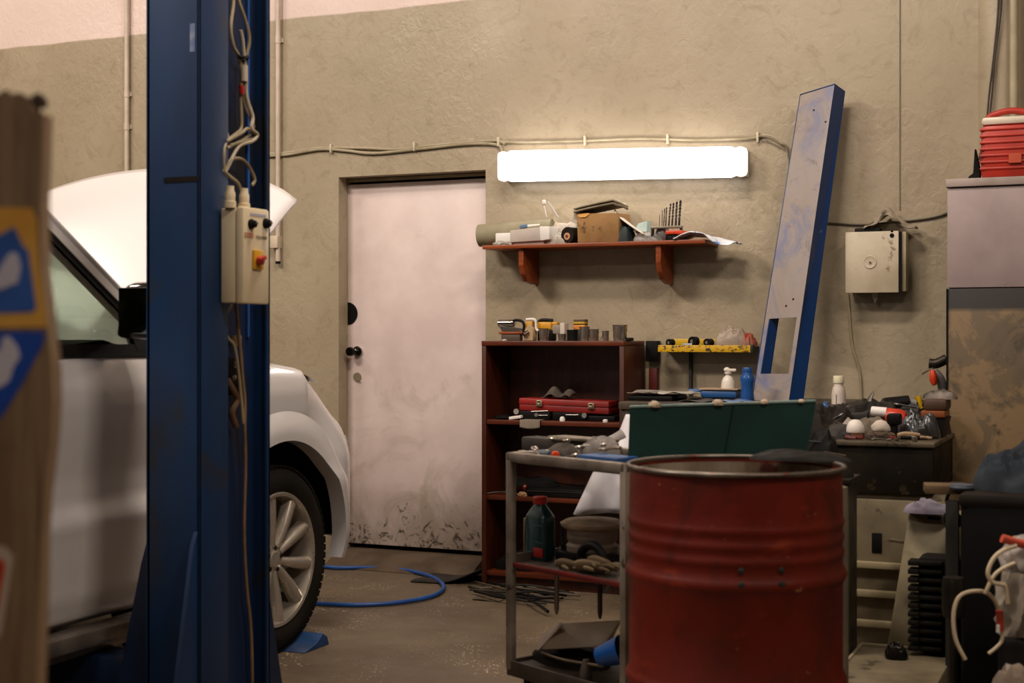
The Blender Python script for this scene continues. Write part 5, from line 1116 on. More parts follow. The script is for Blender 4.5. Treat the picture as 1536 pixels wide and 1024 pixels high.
b = MB(); b.bb(lx1_-.014, lx1_, ly_-.006, ly_+.03, lzz-.004, lz1_+.002, bev=.002); b.build('end_cap', DKG, lg)
b = MB(); b.bb(PY(1034, 520, -.02).x, PY(1038, 520, -.02).x, -.03, -.004, TBZ, lzz+.02); b.build('support_bar', DKG, lg)
LT = lz1_-.006
b = MB(); x_0, x_1, z_0, z_1 = P2(1009, 508, 1078, 517, -.06); b.bb(x_0, x_1, -.05, -.022, LT, z_1, bev=.003); sl_ = b.build('spirit_level', mat('#c8a018', .45, c2='#a8820f'), label='bright yellow spirit level lying behind the black rolls on the ledge', cat='spirit level')
def roll(u, v, y, r, w, label, zb=LT, m=BLACK, nm='tape_roll'):
    x = PY(u, v, y).x; rt = thing(nm, label, 'tape roll', (x, y, zb)); b = MB(); b.cyl((x, y, zb+r), (x+.01, y+w, zb+r), r, n=26); b.build('tape', m, rt); b = MB(); b.cyl((x, y-.001, zb+r), (x, y, zb+r), r*.4, n=18); b.build('core', mat('#6a5d4c', .6), rt)
roll(1003, 512, -.13, .018, .03, 'left black tape roll on the ledge'); roll(1038, 508, -.13, .024, .03, 'tallest black tape roll in the middle of the ledge'); roll(1060, 512, -.13, .019, .04, 'right black tape roll on the ledge')
b = MB(); b.cyl((PY(1024, 515, -.13).x, -.13, LT+.008), (PY(1038, 515, -.13).x, -.125, LT+.008), .008, n=14); b.build('socket', mat('#8a93a3', .3, .8), label='grey steel socket lying between two black tape rolls', cat='socket')
bag('plastic_bag', (PY(1098, 500, -.08).x, -.08, LT), (.19, .11, .11), 27, mat('#9c8a78', .45, c2='#7f6e5e'), 'crumpled dusty plastic bag at the right end of the ledge', 'bag', .35, 2.3)
bag('red_net', (PY(1120, 505, -.07).x, -.075, LT+.002), (.10, .10, .07), 29, mat('#a83a22', .6, c2='#7d5a48'), 'red netting beside the dusty plastic bag on the ledge', 'netting', .45, 3)
# dark upright between bookcase and ledge
pp = thing('wall_bracket_board', 'black board with a red lower strip, right of the bookcase', 'board', (PY(978, 560, -.04).x, -.03, TBZ))
x_0, x_1, z_0, z_1 = P2(969, 511, 987, 542, -.05); b = MB(); b.bb(x_0, x_1, -.06, -.005, z_0, z_1, bev=.003); b.build('black_panel', BLACK, pp)
x_0, x_1, z_0, _ = P2(975, 542, 986, 600, -.04); b = MB(); b.bb(x_0, x_1, -.05, -.005, TBZ, z_0+.16, bev=.002); b.build('red_strip', mat('#5b1510', .5, c2='#41100b'), pp)
x_0, x_1, _, _ = P2(969, 542, 974, 600, -.04); b = MB(); b.bb(x_0, x_1, -.05, -.005, TBZ, z_0+.16, bev=.002); b.build('pale_strip', mat('#7d6c52', .6), pp)
# ---- on the workbench
def wx(u, y): return PY(u, 505, y).x
def wzv(u, v, y): return PY(u, v, y).z
yB = -.60
ck = thing('black_crate', 'black crate full of papers at the left end of the workbench', 'crate', (wx(975, yB), yB, TBZ))
x0, x1 = wx(940, yB), wx(1008, yB); zc = wzv(975, 592, yB)
b = MB(); b.bb(x0, x1, yB, yB+.25, TBZ-.0, zc-.004, bev=.008); b.build('body', BLACK, ck)
def pap(u0, u1, v, y, d, m, lab, k, h=.012):
    xa, xb = wx(u0, y), wx(u1, y); zc_ = wzv((u0+u1)/2, v, y)
    def f(u, w): return Vector((xa+(xb-xa)*u, y+d*w, zc_+h*noise.noise(Vector((u*3+k, w*2, k)))-.006*abs(u-.5)))
    b = MB(); b.grid(f, 16, 8); return b.build('paper_sheet', m, solid=.003, label=lab, cat='paper')
pap(940, 985, 588, yB-.01, .20, mat('#8d857a', .7, c2='#5b544c'), 'grey crumpled paper on the black crate', 1); pap(985, 1037, 589, yB, .20, mat('#b9b3a8', .7, c2='#8f887d'), 'pale crumpled paper spilling right of the black crate', 2)
pap(1018, 1085, 601, yB-.04, .20, mat('#2b2a2a', .6, c2='#4b4743'), 'dark sheet lying in front of the blue tray', 3); pap(1076, 1122, 602, yB-.02, .12, mat('#3b5d92', .6, c2='#8a94a3'), 'blue and grey packet in front of the blue bottle', 4)
# blue tray / brush
bt = thing('blue_brush', 'blue handled sanding block with a pale top on the workbench', 'sanding block', (wx(1075, -.45), -.45, TBZ))
y_ = -.45; x0, x1 = wx(1050, y_), wx(1105, y_); za, zb_ = wzv(1075, 597, y_), wzv(1075, 583, y_)
zoff = max(0, za-TBZ)
b = MB(); b.bb(x0, x1, y_, y_+.12, za, zb_-.006, bev=.012); b.tube([(x0+.02, y_+.05, zb_-.014), (x0-.03, y_+.03, zb_-.012), (x0-.06, y_+.03, zb_-.012)], .010); b.build('body', mat('#1f4f86', .45, c2='#173e6d'), bt)
b = MB(); b.bb(x0-.005, x1+.006, y_-.005, y_+.125, zb_-.006, zb_+.002, bev=.003); b.build('top_pad', mat('#a58d72', .6, c2='#8a745c'), bt)
bag('rag', (wx(1062, -.42), -.40, TBZ), (.22, .16, za-TBZ), 35, mat('#3b352e', .9, c2='#221e1a'), 'dark rag pile under the blue sanding block', 'rag', .12, 2)
# spray bottle
def bottle(nm, label, cat, u, v0, v1, y, w, prof, m, zb=None, n=26):
    x = wx(u, y); zb_ = zb if zb is not None else wzv(u, v1, y); h = wzv(u, v0, y)-zb_
    rt = thing(nm, label, cat, (x, y, zb_)); b = MB(); b.lathe([(r*w/2, z*h) for r, z in prof], (x, y, zb_), n=n); b.build('body', m, rt); return rt, x, zb_, h
PB = mat('#d8cfc2', .4, c2='#c9bfb0')
rt, x, zb_, h = bottle('spray_bottle', 'white pump bottle on the workbench beside the blue bottle', 'bottle', 1092, 553, 604, -.40, .065, [(0, 0), (.9, 0), (1, .03), (1, .42), (.9, .62), (.62, .74), (.35, .78), (.33, .84), (.5, .85), (.5, .90), (0, .91)], PB, zb=TBZ)
b = MB(); b.cyl((x, -.40, zb_+h*.88), (x, -.40, zb_+h*.95), .006, n=10); b.box((x+.012, -.40, zb_+h*.96), (.055, .016, .014), bev=.005); b.blob((x-.005, -.40, zb_+h*.93), (.03, .02, .018), 1, .1, 2, 3); b.build('pump_head', PB, rt)
rt, x, zb_, h = bottle('plastic_bottle', 'blue plastic bottle standing in front of the blue beam', 'bottle', 1121, 551, 606, -.47, .064, [(0, 0), (.95, 0), (1, .04), (1, .10), (.88, .30), (.92, .5), (1.05, .62), (1.02, .72), (.68, .84), (.70, .87), (.72, .98), (.66, 1), (0, 1)], mat('#1d4f8e', .3, c2='#153b70'), zb=TBZ)
# white sack hanging down the end of the bench
def sack(u, v):
    top = PT(945-10*u*0, 640, 5.2)
    x_l = [PT(940, 622, 5.35), PT(925, 665, 5.3), PT(895, 705, 5.25), PT(866, 770, 5.2)]
    k = v*3; i = min(2, int(k)); L = x_l[i].lerp(x_l[i+1], k-i); R = PT(985, 622+150*v, 5.1)
    p = L.lerp(R, u); return p+Vector((0, -.04*math.sin(u*PI*3+1)*v, 0))
b = MB(); b.grid(sack, 26, 20); b.build('white_sack', mat('#d2ced0', .6, c2='#b5b1b6', bump=.2, bscale=8), solid=.01, label='pale grey-white sheet of fabric hanging down behind the trolley', cat='sheet')
b = MB(); b.tube([PT(935, 650, 5.0), PT(915, 660, 4.98), PT(890, 668, 4.95), PT(872, 672, 4.92)], lambda t: .018-.010*t, n=10, flat=.5); b.build('cloth_strip', mat('#a39d98', .8, c2='#7f7872'), label='twisted pale cloth strip reaching across the trolley top', cat='cloth')
# ---- heap on the chest
G0 = gz1
def hx(u, y=-1.0): return PY(u, 640, y).x
bag('rag', (hx(1240), -.95, G0), (.24, .40, .15), 41, mat('#16130f', .7, c2='#2a2520'), 'black oily rags at the left of the tool heap', 'rag', .4, 2.2)
bag('rag', (hx(1290), -.80, G0), (.34, .40, .17), 42, mat('#1f1c19', .6, c2='#3a3631'), 'dark crumpled rag in the middle of the tool heap', 'rag', .4, 2.4)
bag('rag', (hx(1360, -.8), -.72, G0), (.34, .34, .17), 43, mat('#2e2a26', .7, c2='#171412'), 'dark grey cloth behind the orange can', 'rag', .4, 2.2)
bag('rag', (hx(1265, -1.15), -1.13, G0), (.16, .18, .07), 44, mat('#35302a', .8, c2='#1c1916'), 'small dark rag at the front left of the chest top', 'rag', .4, 2.4)
bag('rag', (hx(1303, -1.05), -1.0, G0), (.16, .16, .11), 46, mat('#6f6353', .8, c2='#4b4238'), 'beige-grey cloth behind the white cup', 'rag', .25, 1.8)
bag('foil', (hx(1378, -1.02), -1.02, G0), (.17, .16, .13), 45, mat('#5e6064', .3, .6, c2='#25241f'), 'crumpled silvery foil right of the orange can', 'foil', .4, 2.8)
rt, x, zb_, h = bottle('plastic_bottle', 'white plastic bottle standing at the back of the tool heap', 'bottle', 1258, 565, 625, -.55, .062, [(0, 0), (.95, 0), (1, .03), (1, .66), (.85, .78), (.66, .84), (.66, .88), (.74, .88), (.74, .99), (.70, 1), (0, 1)], mat('#c9bdb2', .4, c2='#b8aca0'), zb=G0)
b = MB(); b.bb(x-.006, x-.0035, -.55-.0325, -.55-.031, zb_+.02*h+.05, zb_+.66*h); b.build('level_line', mat('#5a4f48', .6), rt)
b = MB(); b.lathe([(.0235, 0), (.0235, .03), (.022, .032), (0, .032)], (x, -.55, zb_+h*.88)); b.build('cap', mat('#cfc7a8', .5), rt)
# white cup shape
p = PY(1283, 655, -1.18)
wc = thing('paper_cup', 'white crumpled cup with a tan base at the front of the chest', 'cup', (p.x, -1.18, G0))
b = MB(); b.lathe([(0, .026), (.034, .026), (.036, .032), (.033, .052), (.024, .068), (.012, .076), (0, .077)], (p.x, -1.18, G0), n=20); b.build('cap', mat('#e2dad0', .5, c2='#cfc5ba'), wc)
b = MB(); b.lathe([(0, 0), (.024, 0), (.031, .026), (0, .026)], (p.x, -1.18, G0), n=20); b.build('base', mat('#b07f4a', .6, c2='#8a5a30'), wc)
p = PY(1320, 650, -1.15); b = MB(); b.blob((p.x, -1.13, G0+.03), (.075, .06, .045), 51, .12, 1.5, 3, ridge=False); b.build('foam_pad', mat('#c9bcae', .8, c2='#a99c8c'), label='pale round foam pad beside the black drill', cat='pad')
b = MB(); b.blob((p.x, -1.13, G0), (.11, .08, .035), 52, .2, 2, 3); b.build('rag', mat('#5f4e3c', .9, c2='#3c2f24'), label='brown rag under the pale foam pad', cat='rag')
# orange can
ca = PY(1307, 617, -.98); cb_ = PY(1362, 622, -.98)
rt = thing('spray_can', 'orange-red spray can with white cap lying on the tool heap', 'spray can', tuple(ca))
d = (cb_-ca).normalized(); Lc = (cb_-ca).length
b = MB(); b.lathe([(0, Lc*.42), (.034, Lc*.42), (.036, Lc*.44), (.037, Lc*.80), (.028, Lc*.93), (.012, Lc*.97), (.010, Lc), (0, Lc)], ca+Vector((0, 0, -.012)), d+Vector((0, 0, -.05)), n=26); b.build('can', mat('#c93a12', .35, c2='#a8200c'), rt)
b = MB(); b.lathe([(0, 0), (.018, .0), (.020, .005), (.020, Lc*.42), (0, Lc*.42)], ca+Vector((0, 0, .002)), d, n=20); b.build('white_cap', WHITE, rt)
b = MB(); b.bb(ca.x, ca.x+Lc*.42, -.98, -.92, G0+.05, ca.z-.018, bev=.006); b.build('block', mat('#2b2420', .6, c2='#43362c'), label='dark stacked blocks under the white cap of the orange spray can', cat='block')
# black drill silhouette
b = MB(); p = PY(1340, 645, -1.12); b.bb(p.x-.025, p.x+.03, -1.14, -1.08, G0+.055, G0+.10, bev=.01); b.bb(p.x-.012, p.x+.014, -1.13, -1.09, G0, G0+.06, bev=.006); dr_ = b.build('drill', BLACK, label='small black power drill standing right of the foam pad', cat='drill')
b = MB(); b.bb(p.x-.034, p.x+.014, -1.16, -1.09, G0, G0+.014, bev=.003); b.build('red_base', mat('#7d1d10', .5), dr_)
glove((PY(1352, 655, -1.12).x, -1.13, G0), .15, .15, mat('#a98f70', .9, c2='#8a7056'), 'tan work glove lying at the front of the chest top', 5)
# brown box with tools at the right
y_ = -1.0; x0, x1 = PY(1383, 620, y_).x, PY(1420, 620, y_).x
bb_ = thing('wooden_box', 'black box with an orange-brown wooden rim at the right of the tool heap', 'box', ((x0+x1)/2, y_+.08, G0))
zr_ = PY(1400, 626, y_).z; zr2 = PY(1400, 616, y_).z; zr3 = PY(1400, 598, y_).z
b = MB(); b.hexa([(x0+.03, y_, G0), (x1-.02, y_, G0), (x1-.02, y_+.16, G0), (x0+.03, y_+.16, G0), (x0, y_, zr_), (x1, y_, zr_), (x1, y_+.16, zr_), (x0, y_+.16, zr_)]); b.build('body', BLACK, bb_)
b = MB(); b.bb(x0-.004, x1-.006, y_-.006, y_+.16, zr_, zr2, bev=.004); b.build('wooden_rim', wood('#8a4a1c', '#6a3412', .5), bb_)
b = MB(); b.bb(x0+.004, x1, y_+.0, y_+.16, zr2, zr3, bev=.012); b.build('leather_top', mat('#4a3220', .6, c2='#2b1c12'), bb_)
bag('rag', ((x0+x1)/2+.01, y_+.08, zr3-.003), (.13, .13, .045), 61, mat('#1f1b18', .7, c2='#8b8178'), 'black and pale cloth on top of the wooden-rimmed box', 'rag', .35, 2.4)
b = MB(); p = PY(1376, 594, -.9); q_ = PY(1384, 612, -.9); b.cyl(q_, p, .010, .013, n=10); sc_ = b.build('yellow_marker', mat('#c8a010', .4), label='yellow knob of a tool poking up left of the wooden-rimmed box', cat='tool')
b = MB(); b.tube([PY(1377, 602, -.9), PY(1384, 608, -.9), PY(1389, 616, -.9), PY(1392, 640, -.9)], .010); b.build('black_handle', BLACK, sc_)
# clamp on the wall above
cl = thing('angle_grinder', 'grey and orange power tool hanging at the left edge of the tall cabinet', 'power tool', tuple(PY(1405, 570, -.45)))
b = MB(); b.tube([PY(1394, 545, -.45), PY(1405, 545, -.45), PY(1420, 538, -.45)], .022, n=10); b.build('head', DSTEEL, cl)
b = MB(); b.tube([PY(1401, 558, -.46), PY(1410, 568, -.46), PY(1414, 585, -.45), PY(1412, 600, -.44)], .020, n=10); b.build('grip', mat('#8d8a8a', .4, .3, c2='#6a6462'), cl)
b = MB(); b.lathe([(0, -.035), (.010, -.03), (.016, -.012), (.017, .012), (.010, .032), (0, .036)], PY(1400, 566, -.50), (.12, 0, -1), n=16, sx=1); b.build('orange_knob', ORG, cl)
b = MB(); b.tube([PY(1383, 561, -.46), PY(1393, 555, -.46), PY(1403, 548, -.46)], .003); b.build('trigger_wire', CHROME, cl)
# many small tools spread over the chest
def spn(p0, p1, w, m, label, nm='spanner', group=None):
    a, c = Vector(p0), Vector(p1); d = (c-a).normalized(); s_ = d.cross(Vector((0, 0, 1))).normalized(); b = MB()
    b.tube([a+d*w*1.2, a.lerp(c, .5), c-d*w*1.2], w*.42, n=8, sm=2, flat=.55)
    b.tube([a+(d*math.cos(k)+s_*math.sin(k))*w*.9 for k in [2*PI*i/12 for i in range(12)]], w*.38, closed=True, sm=0, n=6)
    b.tube([c+(d*math.cos(k)+s_*math.sin(k))*w*.9 for k in [.6+(2*PI-1.2)*i/10 for i in range(11)]], w*.4, sm=0, n=6)
    return b.build(nm, m, label=label, cat='spanner', group=group)
def pliers(c, L, rz, mh, label):
    M_ = Matrix.Translation(Vector(c)) @ Matrix.Rotation(rz, 4, 'Z'); rt = thing('pliers', label, 'pliers', c, rz)
    b = MB(M_); b.tube([(0, 0, .01), (L*.2, .004, .01), (L*.38, .001, .01)], lambda t: .011-.007*t, n=8, flat=.6); b.lathe([(0, 0), (.013, 0), (.013, .014), (0, .014)], (0, 0, .003), n=16); b.build('jaws', DSTEEL, rt)
    for s_ in (1, -1): b = MB(M_); b.tube([(0, 0, .01), (-L*.15, .014*s_, .01), (-L*.4, .024*s_, .01), (-L*.62, .018*s_, .01)], .0075, n=8, flat=.8); b.build('handle', mh, rt)
    return rt
def sock(c, r, h, ax, label, m=STEEL, group=None, nm='socket'):
    b = MB(); b.lathe([(0, .002), (r*.55, .002), (r*.55, 0), (r*.8, 0), (r*.85, h*.4), (r, h*.5), (r, h), (r*.7, h), (r*.66, h*.5), (0, h*.5)], c, ax, n=18); return b.build(nm, m, label=label, cat='socket', group=group)
def hp_(u, v, y, dz=0): p = PY(u, v, y); return (p.x, p.y, p.z+dz)
spn(hp_(1248, 655, -1.22), hp_(1262, 648, -1.16), .011, mat('#9a8f82', .4, .6), 'short dull spanner at the front left corner of the chest top')
spn(hp_(1228, 640, -1.0), hp_(1262, 622, -1.0), .012, mat('#8f8a86', .35, .7), 'long spanner leaning up against the heap left of the white bottle')
spn(hp_(1270, 610, -.80), hp_(1292, 604, -.78), .011, mat('#a8a29c', .3, .8), 'bright spanner on the crest of the heap right of the white bottle')
spn(hp_(1346, 606, -.86), hp_(1380, 612, -.86), .012, mat('#7c7874', .4, .7), 'grey spanner on the cloth behind the orange spray can')
spn(hp_(1310, 658, -1.22), hp_(1334, 659, -1.24), .010, mat('#6d655a', .5, .6), 'small dark spanner on the front edge of the chest')
pliers(hp_(1268, 660, -1.20)[:2]+(G0,), .13, 2.5, mat('#5b1712', .5), 'pliers with dark red handles left of the white paper cup')
pliers(hp_(1385, 655, -1.12)[:2]+(G0,), .15, .4, BLACK, 'pliers with black handles right of the tan glove')
for i, (u, v, y, r) in enumerate(((1242, 660, -1.25, .012), (1251, 661, -1.26, .010), (1304, 660, -1.22, .013), (1345, 660, -1.25, .010), (1372, 661, -1.25, .012))):
    x_, y_q, _ = hp_(u, v, y); sock((x_, y_q, G0), r, r*1.6, (0, 0, 1), 'small dull steel socket standing at the front edge of the chest top', mat('#8a8278', .35, .8), 'sockets on the chest edge')
b = MB(); b.lathe([(0, 0), (.016, 0), (.017, .03), (.012, .04), (.012, .05), (0, .05)], hp_(1236, 620, -.9), (.2, 0, 1), n=18); o_ = b.build('small_can', mat('#3b5f96', .35, .3, c2='#8a98ac', scale=30), label='small blue and silver can at the left of the tool heap', cat='can')
b = MB(); b.tube([hp_(1296, 618, -.75), hp_(1302, 606, -.75), hp_(1307, 594, -.75), hp_(1311, 586, -.75)], lambda t: .030*(1-t)+.002, n=10, flat=.5); b.build('steel_horn', mat('#6a655e', .4, .6, c2='#3b3631'), label='grey pointed metal wedge sticking up behind the orange can', cat='wedge')
b = MB(); p = PY(1340, 606, -.70); b.cyl((p.x-.03, -.72, p.z), (p.x+.06, -.68, p.z+.01), .028, n=22); b.build('motor', BLACK, label='black cylindrical motor behind the orange spray can', cat='motor')
b = MB(); p = PY(1370, 604, -.66); b.box((p.x, -.66, p.z), (.16, .06, .03), (0, .06, .1), bev=.01); b.build('plastic_cover', mat('#8d8a86', .4), label='pale grey plastic cover at the back right of the tool heap', cat='cover')
b = MB(); p = PY(1262, 640, -1.12); b.box((p.x, -1.12, p.z-.01), (.11, .035, .006), (.5, -.9, .2), bev=.002); b.build('scraper_blade', mat('#9c9184', .45, .4), label='pale scraper blade standing slanted left of the white paper cup', cat='scraper')
b = MB(); b.lathe([(0, 0), (.05, 0), (.055, .01), (.03, .02), (.03, .05), (.022, .055), (0, .055)], hp_(1225, 655, -1.05), (.3, -.3, 1), n=24); b.build('flange', mat('#2b2926', .35, .7, c2='#171513'), label='black greasy metal flange at the far left of the tool heap', cat='flange')
for i, (u, v, y, w, h_, cc_, lab) in enumerate(((1290, 625, -.95, .07, .035, '#2a2724', 'small black box on the heap above the white paper cup'), (1238, 632, -.95, .06, .03, '#3b4048', 'small slate-grey box left in the tool heap'), (1374, 632, -1.02, .07, .03, '#1b1a19', 'flat black box left of the wooden-rimmed box'))):
    p = PY(u, v, y); b = MB(); b.box((p.x, y, p.z), (w, .05, h_), (.05, .1*(i-1), .3*i), bev=.004); b.build('small_box', mat(cc_, .5), label=lab, cat='box')
# clutter in front of chest, right of the lid
bag('rag', (PT(1235, 690, 4.95).x, PT(1235, 690, 4.95).y, PT(1235, 700, 4.95).z-.03), (.22, .15, .09), 71, mat('#171411', .6, c2='#2c2620'), 'black rag behind the right side of the drum rim', 'rag', .35, 2.4)
hk = PT(1240, 700, 4.95)
b = MB(); b.bb(hk.x-.28, hk.x+.10, hk.y-.10, hk.y+.10, hk.z-.05, hk.z-.03, bev=.004); b.bb(hk.x-.27, hk.x-.25, hk.y-.08, hk.y+.08, 0, hk.z-.05); b.bb(hk.x+.07, hk.x+.09, hk.y-.08, hk.y+.08, 0, hk.z-.05); b.build('small_stand', DSTEEL, label='low dark steel stand behind the drum holding rags and files', cat='stand')
def flatfile(u0, v0, u1, v1, t_, r, m, label):
    b = MB(); b.tube([PT(u0, v0, t_), PT((u0+u1)/2, (v0+v1)/2, t_), PT(u1, v1, t_)], r, n=8, sm=2, flat=.5); b.build('file', m, label=label, cat='file')
flatfile(1236, 678, 1268, 684, 4.9, .006, mat('#8d8070', .4, .4), 'flat pale file behind the right rim of the drum')
flatfile(1208, 661, 1230, 663, 5.0, .004, mat('#9aa6b8', .3, .6), 'thin bright blade right of the teal lid')
bag('rag', (PT(1225, 660, 5.05).x, PT(1225, 660, 5.05).y, .78), (.16, .14, .16), 72, mat('#0f0e0d', .6, c2='#201d1a'), 'black rag heap right of the teal lid', 'rag', .35, 2.4)
# ---- things on the trolley
def cl_(x, y, z): return Mc @ Vector((x, y, z))
TT = CTZ-.022
def uc(u, y, z):      # trolley-local x of image column u at local depth y
    lo_, hi = -.3, 1.2
    for _ in range(40):
        m_ = (lo_+hi)/2; p = cl_(m_, y, z)-CAM; uu = 768+FPX*p.dot(RT)/p.dot(FW)
        if uu < u: lo_ = m_
        else: hi = m_
    return m_
b = MB(Mc); xa, xb = uc(865, .03, TT), uc(925, .03, TT); b.bb(xa, xb, .03, .13, TT, TT+.036, bev=.006); o = b.build('blue_case', mat('#1d4b80', .45, c2='#153a66'), label='flat blue plastic case at the front of the trolley top', cat='case')
b = MB(Mc); xa, xb = uc(778, .30, TT), uc(905, .30, TT); b.bb(xa, xb, .30, .38, TT, TT+.05, bev=.008); o = b.build('long_case', mat('#2c251d', .6, c2='#1b1611'), label='long dark case along the back of the trolley top', cat='case')
b = MB(Mc); xa, xb = uc(822, .29, TT), uc(905, .29, TT); b.bb(xa, xb, .285, .37, TT+.05, TT+.062, bev=.004); b.build('steel_bar', mat('#9a8d7a', .4, .5, c2='#6b6052'), label='pale steel bar lying on the long dark case', cat='bar')
def wrench(pts, w, m, label, ring=True):
    """pts local trolley coords (x,y,z) ends"""
    a, c = Vector(pts[0]), Vector(pts[1]); d = (c-a); L = d.length; d.normalize(); s_ = Vector((-d.y, d.x, 0)).normalized(); n_ = Vector((0, 0, 1))
    b = MB(Mc); b.tube([a+d*w*1.2, a.lerp(c, .5), c-d*w*1.2], w*.42, n=8, sm=2, flat=.55)
    b.tube([a+(d*math.cos(q_)+s_*math.sin(q_))*w*.9 for q_ in [2*PI*k/12 for k in range(12)]], w*.38, closed=True, sm=0, n=6)
    b.tube([c+(d*math.cos(q_)+s_*math.sin(q_))*w*.9 for q_ in [.6+(2*PI-1.2)*k/10 for k in range(11)]], w*.40, sm=0, n=6)
    return b.build('wrench', m, label=label, cat='wrench')
W1 = mat('#b7aea4', .3, .8, c2='#8d8378')
def wp(u, y, dz=.008): return (uc(u, y, TT), y, TT+dz)
wrench([wp(802, .05, .040), wp(812, .03, .012)], .011, W1, 'short bright wrench propped at the left of the trolley top')
wrench([wp(806, .04, .016), wp(833, .03, .010)], .011, W1, 'bright combination wrench lying in front of the grey screwdriver handle')
wrench([wp(832, .03, .010), wp(862, .06, .030)], .011, W1, 'bright wrench leaning against the blue case')
wrench([wp(868, .17, .045), wp(905, .22, .055)], .012, mat('#c1bab4', .35, .7, c2='#9a9086'), 'pale long wrench behind the blue case')
wrench([wp(828, .24, .058), wp(850, .22, .058)], .012, W1, 'bright wrench on the dark rags at the back of the trolley')
wrench([wp(905, .12, .05), wp(925, .20, .05)], .014, mat('#8d8070', .4, .6), 'dull wrench at the right end of the trolley top')
b = MB(Mc); b.box((uc(790, .06, TT), .06, TT+.012), (.075, .03, .018), (0, .25, -.1), bev=.004); b.build('putty_knife', mat('#8d8478', .4, .6, c2='#5d554b'), label='short steel scraper at the left corner of the trolley top', cat='scraper')
xa = uc(810, .10, TT)
screwdriver(cl_(uc(834, .09, TT), .09, TT+.018), cl_(xa, .14, TT+.018), .012, .015, ORG, 'screwdriver with an orange collar on the trolley top')
b = MB(Mc); b.lathe([(0, 0), (.015, .003), (.017, .02), (.015, .055), (.013, .06), (0, .06)], (uc(808, .10, TT), .10, TT+.017), (1, -.05, 0), n=14); b.build('hand_tool', mat('#56616a', .4, c2='#3c444b'), label='grey-blue tool handle left of the orange collar on the trolley top', cat='handle')
b = MB(Mc); heap(b, (uc(845, .20, TT), .20, TT), (.16, .12, .06), 81, .3, 2.2); b.build('rag', mat('#4d4236', .8, c2='#2b241d'), label='dark brown rag in the middle of the trolley top', cat='rag')
b = MB(Mc); heap(b, (uc(905, .26, TT), .24, TT), (.16, .14, .10), 82, .3, 2.2); b.build('rag', mat('#8b837d', .8, c2='#5f5852'), label='grey rag at the back right of the trolley top', cat='rag')
# middle tray
MT = MTZ
xb_ = uc(817, .14, MT); rt = thing('coolant_bottle', 'dark teal plastic bottle with a red cap on the middle trolley tray', 'bottle', tuple(cl_(xb_, .12, MT)), math.atan2(e1.y, e1.x))
Mb = WM[rt]
sc_ = 4.75/FPX
def bpr(b, prof, sy_): 
    rings = []
    for w, z in prof:
        ring = []
        for k in range(28):
            a = 2*PI*k/28; cx_ = math.copysign(abs(math.cos(a))**.5, math.cos(a)); sy2 = math.copysign(abs(math.sin(a))**.5, math.sin(a)); ring.append(b._v((w*cx_, w*sy_*sy2, z)))
        rings.append(ring)
    b.bm.faces.new(rings[0][::-1])
    for A_, B_2 in zip(rings, rings[1:]):
        for k in range(28): b.bm.faces.new((A_[k], A_[(k+1) % 28], B_2[(k+1) % 28], B_2[k]))
    b.bm.faces.new(rings[-1])
b = MB(Mb); bpr(b, [(.050, 0), (.054, .006), (.054, .03), (.053, .10), (.052, .145), (.050, .152), (.036, .172), (.024, .186), (.021, .190), (.021, .196)], .62); b.build('body', mat('#0e3a3e', .3, c2='#0a2c30', coat=.4), rt, ang=1.0)
b = MB(Mb); b.lathe([(0, .0), (.024, 0), (.025, .003), (.025, .022), (.022, .025), (0, .025)], (0, 0, .192), n=24); b.build('red_cap', mat('#a81c14', .4), rt)
b = MB(Mb); b.bb(.004, .052, -.036, -.0335, .014, .046, bev=.001); b.build('red_label', mat('#b5201a', .5, c2='#8e1512'), rt)
b = MB(Mb); b.bb(-.056, -.052, -.028, .028, .02, .14, bev=.001); b.build('side_label', mat('#a08a66', .6), rt)
b = MB(Mb); b.bb(.006, .05, -.036, -.0338, .062, .066); b.bb(.006, .05, -.036, -.0338, .12, .124); b.build('label_lines', mat('#2f5a5a', .5), rt)
# stack of filters / cloth right of bottle
xs_ = uc(885, .18, MT)
b = MB(Mc); b.lathe([(0, 0), (.085, 0), (.088, .02), (.078, .03), (.085, .04), (.085, .075), (0, .075)], (xs_, .19, MT+.045), n=36); b.build('tape_stack', mat('#8d8072', .6, c2='#5b5045', scale=14, st=(.3, .3, 4)), label='stack of pale round rolls on the middle trolley tray', cat='roll')
b = MB(Mc); b.lathe([(0, 0), (.09, 0), (.104, .010), (.108, .02), (.09, .03), (.04, .036), (0, .034)], (xs_, .19, MT+.12), n=36); o = b.build('sanding_disc', mat('#b09c82', .8, c2='#84715a', scale=10), label='pale dusty round pad on top of the roll stack', cat='pad')
b = MB(Mc); b.bb(xs_-.09, xs_+.10, .10, .28, MT, MT+.045, bev=.008); b.build('black_box', BLACK, label='black box under the stack of round rolls', cat='box')
b = MB(Mc); xq = uc(885, .06, MT); b.tube([(xq-.055, .07, MT+.02), (xq-.05, .07, MT+.06), (xq-.02, .07, MT+.085), (xq+.02, .07, MT+.085), (xq+.05, .07, MT+.06), (xq+.055, .07, MT+.02)], .015, n=10); b.build('ear_defenders', BLACK, label='black ear defenders standing in front of the round rolls', cat='ear defenders')
for i, (u, yy_, rz_, lab) in enumerate(((856, .05, .1, 'front'), (884, .03, .35, 'second'), (905, .07, -.1, 'back'))):
    glove(cl_(uc(u, yy_, MT)-.04, yy_, MT+.002+.012*i), .17, math.atan2(e1.y, e1.x)+rz_, mat('#7d6a4e', .9, c2='#57482f'), {'front': 'leftmost tan work glove on the middle trolley tray', 'second': 'middle tan work glove on the middle trolley tray', 'back': 'rightmost tan work glove on the middle trolley tray'}[lab], i)
